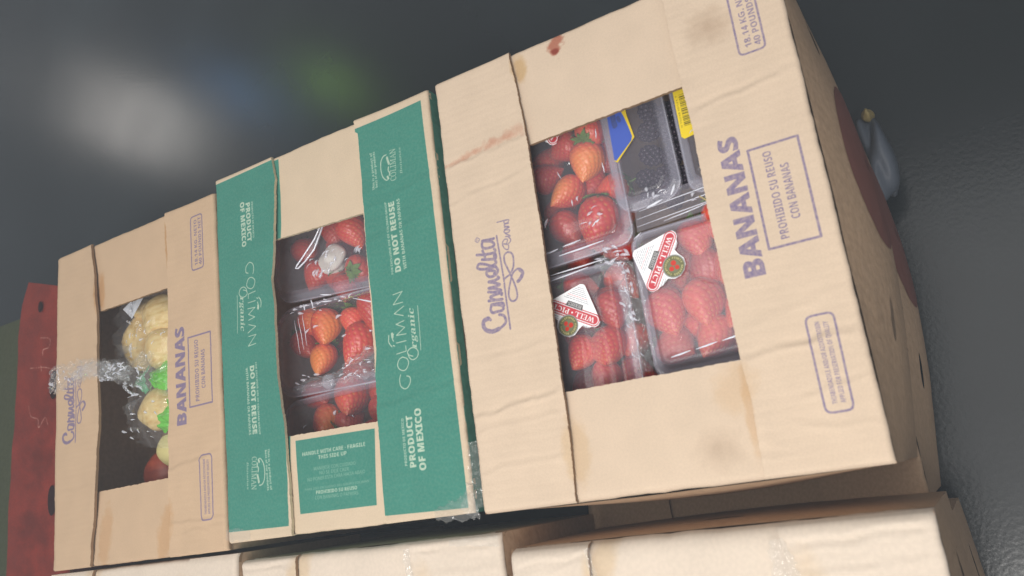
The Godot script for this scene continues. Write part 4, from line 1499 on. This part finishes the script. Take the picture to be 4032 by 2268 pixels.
	for q in [[-250, -390], [-180, -360], [-250, -330], [-170, -310], [-290, -240], [-240, -240], [-180, -225], [-160, -250], [-240, -210], [-200, -160], [-170, -150], [-260, -120], [-210, -120]]:
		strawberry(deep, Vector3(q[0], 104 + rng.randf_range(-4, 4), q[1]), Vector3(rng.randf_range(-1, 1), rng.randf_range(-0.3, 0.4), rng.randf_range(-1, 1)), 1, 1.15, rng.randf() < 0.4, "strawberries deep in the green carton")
	# round snap button and whitish film put in for reflections between the lids
	var knob := MB.new()
	var rows := []
	for q in [[0.0105, 0.0], [0.0095, 0.003], [0.0065, 0.0045], [0.005, 0.003], [0.004, 0.0035], [0.0015, 0.005], [0.0001, 0.005]]:
		var row := PackedVector3Array()
		for k in 25:
			var a := TAU * k / 24.0
			row.append(Vector3(-0.2415 + cos(a) * q[0], H - 0.047 + q[1], -0.186 + sin(a) * q[0]))
		rows.append(row)
	knob.grid(rows, null, null, true, true)
	part("snap_button", [knob], [M.shell_rim], B)
	film("film", B, [Vector3(-0.305, H - 0.05, -0.186), Vector3(-0.27, H - 0.047, -0.19), Vector3(-0.235, H - 0.05, -0.188), Vector3(-0.19, H - 0.045, -0.195), Vector3(-0.125, H - 0.036, -0.20)], [0.004, 0.007, 0.008, 0.016, 0.026], 0.016, M.film_white, 45.0, 90, 30, 0.0, 0.4)
	glint_slivers(A, -232, -345, 26, 20, 42, 14, Vector2(1, -0.8), 0.5, M.glint)
	glint_slivers(A, -200, -350, 40, 14, 41, 14, Vector2(1, -0.5), 0.4, M.glint)
	glint_slivers(B, -240, -288, 60, 6, 40, 16, Vector2(1, -0.1), 0.3, M.glint)
	glint_slivers(B, -185, -192, 50, 10, 42, 18, Vector2(1, -0.25), 0.4, M.glint)
	glint_slivers(B, -282, -196, 30, 5, 45, 6, Vector2(1, 0.1), 0.3, M.glint)
	glint_slivers(B, -225, -240, 80, 45, 41, 11, Vector2(1, -0.2), 0.6, M.glint)
	glint_slivers(C, -220, -122, 80, 40, 46, 7, Vector2(0.6, -1), 0.6, M.glint)
	glint_slivers(C, -140, -128, 12, 26, 40, 9, Vector2(0.4, -1), 0.4, M.glint)
	film("film", C, [Vector3(-0.17, H - 0.045, -0.105), Vector3(-0.145, H - 0.038, -0.125), Vector3(-0.122, H - 0.036, -0.16)], [0.006, 0.012, 0.010], 0.010, M.film, 60.0, 50, 24)


func lump(b: MB, at: Vector3, r: Vector3, seed_: int, rough: float, dent := 0.0) -> void:
	var rows := []
	for j in 25:
		var t := PI * j / 24.0
		var row := PackedVector3Array()
		for i in 33:
			var f := TAU * (i % 32) / 32.0
			var d := Vector3(sin(t) * cos(f), sin(t) * sin(f), cos(t))
			var k := 1.0 + rough * sm.get_noise_3d(d.x * 13.0 + seed_ * 10.0, d.y * 13.0, d.z * 13.0) * 1.6 - dent * exp(-t * t * 12.0)
			row.append(at + d * r * k)
		rows.append(row)
	b.grid(rows, null, null, true, false)
	var m := b.n.size() - 33 * 12
	if b.n[m].dot(b.v[m] - at) < 0.0:
		b.v.clear(); b.n.clear(); b.uv.clear(); b.c.clear(); b.ix.clear()
		b.grid(rows, null, null, true, true)


func fruit_in_left_carton() -> void:
	var skin := flat(Color.WHITE, 0.5, 0.4)
	skin.albedo_texture = noise_tex(0.02, 41, ramp(Color8(206, 168, 98), Color8(226, 204, 146), Color8(222, 194, 130)))
	for q in [["large pale yellow pear under the white paper slip in the left carton", -582, -350, 0.044, 0.037, 64], ["brownish yellow pear below the largest one in the left carton", -578, -300, 0.042, 0.033, 62],
			["tan pear at the left, half in shadow in the left carton's bag", -652, -325, 0.027, 0.044, 74], ["pale tan pear behind the lower green film in the left carton", -598, -210, 0.044, 0.033, 68],
			["yellow pear at the far edge under the paper slip in the left carton", -636, -376, 0.024, 0.018, 76], ["pear along the right flap beside the green film in the left carton", -520, -320, 0.030, 0.040, 62]]:
		var b := MB.new()
		lump(b, Vector3(q[1] * 0.001, H - q[5] * 0.001, q[2] * 0.001), Vector3(q[3], 0.028, q[4]), int(absf(q[1])), 0.08, 0.05)
		tag(part("pear", [b], [skin], self), q[0], "pear", "pears in the clear bag")
	var red := flat(Color.WHITE, 0.4, 0.5)
	red.albedo_texture = noise_tex(0.012, 43, ramp(Color8(140, 60, 42), Color8(176, 84, 58)))
	for q in [["reddish apple at the near right corner of the left carton's opening", -560, -112, 0.034], ["dim red apple left of the other at the left carton's near flap", -628, -118, 0.036]]:
		var b := MB.new()
		lump(b, Vector3(q[1] * 0.001, H - 0.098, q[2] * 0.001), Vector3(q[3], q[3] * 0.9, q[3]), int(absf(q[1])), 0.04, 0.15)
		tag(part("apple", [b], [red], self), q[0], "apple")
	# a halved pale fruit with a brown skin
	var half := thing("halved_fruit", "cream cut half of a brown-skinned fruit near the left carton's near flap", "fruit", Vector3(-0.572, H - 0.09, -0.153))
	var hs := MB.new()
	lump(hs, Vector3(-0.572, H - 0.082, -0.153), Vector3(0.044, 0.024, 0.034), 9, 0.05)
	part("skin", [hs], [flat(Color8(112, 84, 52), 0.7)], half)
	hs = MB.new()
	lump(hs, Vector3(-0.571, H - 0.068, -0.147), Vector3(0.037, 0.013, 0.026), 10, 0.05)
	part("cut_flesh", [hs], [flat(Color8(212, 200, 140), 0.45)], half)
	# green wrapping film, two folds
	var gm := flat(Color8(98, 196, 40), 0.25, 0.5)
	gm.cull_mode = BaseMaterial3D.CULL_DISABLED
	gm.clearcoat_enabled = true
	gm.clearcoat = 0.6
	gm.clearcoat_roughness = 0.1
	var gw := thing("green_wrapper", "bright green plastic wrapper beside the right flap of the left carton", "wrapper", Vector3(-0.56, H - 0.06, -0.22))
	film("upper_fold", gw, [Vector3(-0.602, H - 0.05, -0.255), Vector3(-0.56, H - 0.042, -0.258), Vector3(-0.48, H - 0.045, -0.262)], [0.020, 0.026, 0.030], 0.014, gm, 22.0, 50, 30, 0.012)
	film("lower_fold", gw, [Vector3(-0.600, H - 0.052, -0.196), Vector3(-0.56, H - 0.044, -0.196), Vector3(-0.48, H - 0.046, -0.196)], [0.016, 0.026, 0.030], 0.012, gm, 22.0, 50, 30, 0.014)
	var tm := clear(0.55, Color(0.45, 0.85, 0.62), 0.1)
	film("pale_fold", gw, [Vector3(-0.625, H - 0.045, -0.252), Vector3(-0.598, H - 0.04, -0.254)], [0.012, 0.020], 0.008, tm, 30.0, 20, 20, 0.006)
	# white slip under the film
	var slip := MB.new()
	slip.sheet(PackedVector2Array([v2(-640, -372), v2(-596, -392), v2(-586, -384), v2(-618, -352)]), H - 0.032, func(p): return p)
	# the clear bag: sheets over the fruit and a twisted neck that lies across the left flap
	var bag := thing("clear_bag", "clear crinkled plastic bag whose twisted neck lies across the left flap", "plastic bag", Vector3(-0.62, H - 0.07, -0.27))
	part("paper_slip", [slip], [flat(Color8(214, 218, 226), 0.4)], bag).set_meta("label", "white paper slip inside the bag")
	film("bag_body", bag, [Vector3(-0.60, H - 0.036, -0.395), Vector3(-0.595, H - 0.024, -0.35), Vector3(-0.59, H - 0.022, -0.30), Vector3(-0.60, H - 0.034, -0.268)], [0.085, 0.09, 0.085, 0.05], 0.007, M.film, 20.0, 110, 80, 0.02, 0.12)
	film("bag_body", bag, [Vector3(-0.60, H - 0.034, -0.262), Vector3(-0.585, H - 0.026, -0.225), Vector3(-0.585, H - 0.034, -0.18), Vector3(-0.59, H - 0.05, -0.15)], [0.05, 0.075, 0.075, 0.06], 0.007, M.film, 22.0, 110, 80, 0.022, 0.12)
	film("bag_neck", bag, [Vector3(-0.57, H - 0.03, -0.262), Vector3(-0.615, H - 0.02, -0.268), Vector3(-0.645, H - 0.004, -0.276), Vector3(-0.665, H + 0.009, -0.279), Vector3(-0.70, H + 0.007, -0.278), Vector3(-0.745, H + 0.006, -0.279), Vector3(-0.771, H + 0.004, -0.281)], [0.030, 0.020, 0.014, 0.015, 0.020, 0.021, 0.019], 0.012, M.film, 70.0, 160, 60, 0.0, 0.42)
	glint_slivers(bag, -640, -270, 45, 14, 4, 33, Vector2(1, 0.25), 0.5, M.glint)
	glint_slivers(bag, -735, -279, 34, 14, -9, 8, Vector2(0.5, 1.0), 0.5, M.glint)
	glint_slivers(bag, -600, -252, 26, 26, 20, 33, Vector2(1, 0.6), 0.7, M.glint)
	glint_slivers(bag, -585, -325, 50, 45, 28, 14, Vector2(0.7, -1), 0.5, M.glint)
	glint_slivers(bag, -618, -330, 8, 50, 30, 7, Vector2(0.1, 1), 0.2, M.glint)
	glint_slivers(bag, -590, -195, 46, 36, 28, 14, Vector2(0.8, 0.8), 0.6, M.glint)
	film("neck_fold", bag, [Vector3(-0.60, H - 0.015, -0.262), Vector3(-0.635, H - 0.002, -0.272), Vector3(-0.66, H + 0.013, -0.277), Vector3(-0.70, H + 0.011, -0.272)], [0.012, 0.014, 0.010, 0.006], 0.014, M.film_white, 90.0, 90, 24, 0.0, 0.45)


func odds_and_ends() -> void:
	# red carton that stands lower at the left, its flap folded open towards the floor
	var rc := thing("red_carton", "worn red carton at the far left, chalk marks on its sloping flap", "carton", Vector3(-0.93, 0.0, -0.2))
	var b := MB.new()
	b.box(Vector3(-0.985, 0.02, -0.47), Vector3(-0.80, H - 0.16, 0.12))
	part("body", [b], [M.kraft_red], rc)
	var s := Sheet.new()
	s.setup(0.0, 0.0, 0.14, 0.60, 1500.0, Color8(124, 44, 31))
	for q in [[70, 300, 0.04, 0.06], [60, 420, 0.05, 0.05], [90, 200, 0.03, 0.07], [40, 520, 0.04, 0.05]]:
		s.blot(v2(q[0], q[1]), q[2], q[3], 0.4, Color(0.75, 0.7, 0.62), 0.55, nz, 0.6, 0.8)
	for q in ["62,92 84,92 84,106 70,112 70,122", "36,148 78,143 98,146", "66,142 68,150", "96,142 97,152", "36,215 44,232 62,236 66,250 82,232 90,244"]:
		s.stroke(mm(q), 0.002)
	s.lay(Color8(205, 180, 172), 0.62, nz, 0.7)
	var fm := lid_material(s.done(noise_bytes(0.11, 256, 31), noise_bytes(0.02, 256, 33), 256, 0.06, 0.10), 0.7)
	# the flap: a board that slopes down to the left, with dark ovals laid on for its finger holes
	var rows := []
	var under := []
	var uvs := []
	var outl := pts("-946,-500 -948,-492 -964,-460 -974,-400 -977,-320 -985,-200 -988,-60 -990,40 -990,110")
	for j in 61:
		var t := j / 60.0
		var z := lerpf(-0.497, 0.11, t)
		var xo := curve(outl, z * 1000.0) * 0.001
		var row := PackedVector3Array()
		var low := PackedVector3Array()
		var ur := []
		for i in 21:
			var u := i / 20.0
			var x := lerpf(xo, -0.792, u)
			var zz := z + (0.05 * u if t < 0.2 else 0.05 * u * (1.0 - (t - 0.2) / 0.8))
			var y := H - 0.046 - 0.010 * (1.0 - u) + 0.006 * nz.get_noise_2d(x * 60.0, zz * 60.0)
			row.append(Vector3(x, y, zz))
			low.append(Vector3(x, y - 0.005, zz))
			ur.append(Vector2(u, t))
		rows.append(row)
		under.append(low)
		uvs.append(ur)
	var f := MB.new()
	f.grid(rows, uvs, null, false, false)
	if f.n[200].y < 0.0:
		f = MB.new()
		f.grid(rows, uvs, null, false, true)
	var e := MB.new()
	e.grid(under, uvs, null, false, f.n[200].y > 0.0 and false)
	rim(e, rows, under)
	var flap := part("top_flap", [f, e], [fm, M.edge], rc)
	flap.set_meta("label", "red flap with chalk writing")
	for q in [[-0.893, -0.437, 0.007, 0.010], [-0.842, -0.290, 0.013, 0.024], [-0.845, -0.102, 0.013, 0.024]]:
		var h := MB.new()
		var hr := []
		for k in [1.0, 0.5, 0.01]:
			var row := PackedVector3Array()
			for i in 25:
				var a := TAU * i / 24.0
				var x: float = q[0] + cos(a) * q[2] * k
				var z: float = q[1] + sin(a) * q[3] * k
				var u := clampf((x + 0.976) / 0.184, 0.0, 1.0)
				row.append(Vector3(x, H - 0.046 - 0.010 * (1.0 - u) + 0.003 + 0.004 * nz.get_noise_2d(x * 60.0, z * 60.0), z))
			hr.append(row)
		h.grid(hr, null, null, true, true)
		part("finger_hole_shade", [h], [flat(Color8(44, 22, 20), 0.95, 0.2)], flap)  # flat dark oval; the shade inside the hole is its colour
	# olive carton still further left and lower
	var oc := MB.new()
	oc.box(Vector3(-1.42, 0.0, -0.52), Vector3(-1.0, H - 0.22, 0.2))
	tag(part("olive_carton", [oc], [M.kraft_olive], self), "olive green carton top at the left margin beyond the red one", "carton")
	# pale plastic bag on the floor against the right-hand cartons
	var bag := thing("plastic_bag", "small greyish plastic bag on the floor against the right side of the cartons", "plastic bag", Vector3(0.45, 0.0, -0.43))
	var bl := MB.new()
	lump(bl, Vector3(0.431, 0.055, -0.392), Vector3(0.019, 0.055, 0.058), 31, 0.3)
	part("bag_body", [bl], [flat(Color8(84, 90, 100), 0.5)], bag)
	var kn := MB.new()
	lump(kn, Vector3(0.434, 0.07, -0.452), Vector3(0.007, 0.016, 0.010), 32, 0.2)
	part("knot", [kn], [flat(Color8(140, 124, 80), 0.6)], bag)
	# clear tape on the corners of the green carton and on the front cartons
	var green: Node = null
	var front := []
	for c in get_children():
		var l: String = c.get_meta("label", "")
		if l.begins_with("green printed"): green = c
		if l.begins_with("pale kraft"): front.append(c)
	film("tape", green, [Vector3(-0.062, H + 0.0005, -0.004), Vector3(-0.035, H + 0.0005, -0.006), Vector3(-0.008, H + 0.0005, -0.012)], [0.006, 0.012, 0.018], 0.005, M.tape, 80.0, 40, 30, 0.003)
	film("tape", green, [Vector3(-0.018, H + 0.001, -0.002), Vector3(-0.006, H - 0.002, -0.03), Vector3(-0.006, H - 0.006, -0.075)], [0.012, 0.011, 0.008], 0.005, M.tape, 80.0, 50, 24)
	film("tape", green, [Vector3(-0.389, H, -0.012), Vector3(-0.365, H + 0.0005, -0.010), Vector3(-0.345, H, -0.008)], [0.007, 0.008, 0.005], 0.003, M.tape, 80.0, 30, 20)
	film("tape", front[0], [Vector3(0.294, H + 0.001, 0.052), Vector3(0.296, H + 0.002, 0.075), Vector3(0.302, H + 0.002, 0.11), Vector3(0.306, H + 0.002, 0.15)], [0.006, 0.011, 0.008, 0.008], 0.006, M.tape, 110.0, 60, 20)
	film("tape", front[0], [Vector3(0.113, H + 0.0005, 0.045), Vector3(0.118, H + 0.0015, 0.08), Vector3(0.122, H + 0.001, 0.14)], [0.003, 0.004, 0.006], 0.004, M.tape, 110.0, 50, 12)
	film("tape", front[1], [Vector3(-0.107, H - 0.003, 0.028), Vector3(-0.105, H - 0.002, 0.06), Vector3(-0.101, H - 0.002, 0.12)], [0.004, 0.005, 0.006], 0.005, M.tape, 110.0, 50, 12)
	film("tape", front[1], [Vector3(-0.05, H - 0.0035, 0.027), Vector3(-0.02, H - 0.003, 0.028), Vector3(0.012, H - 0.004, 0.03)], [0.003, 0.004, 0.006], 0.004, M.tape, 110.0, 40, 14)
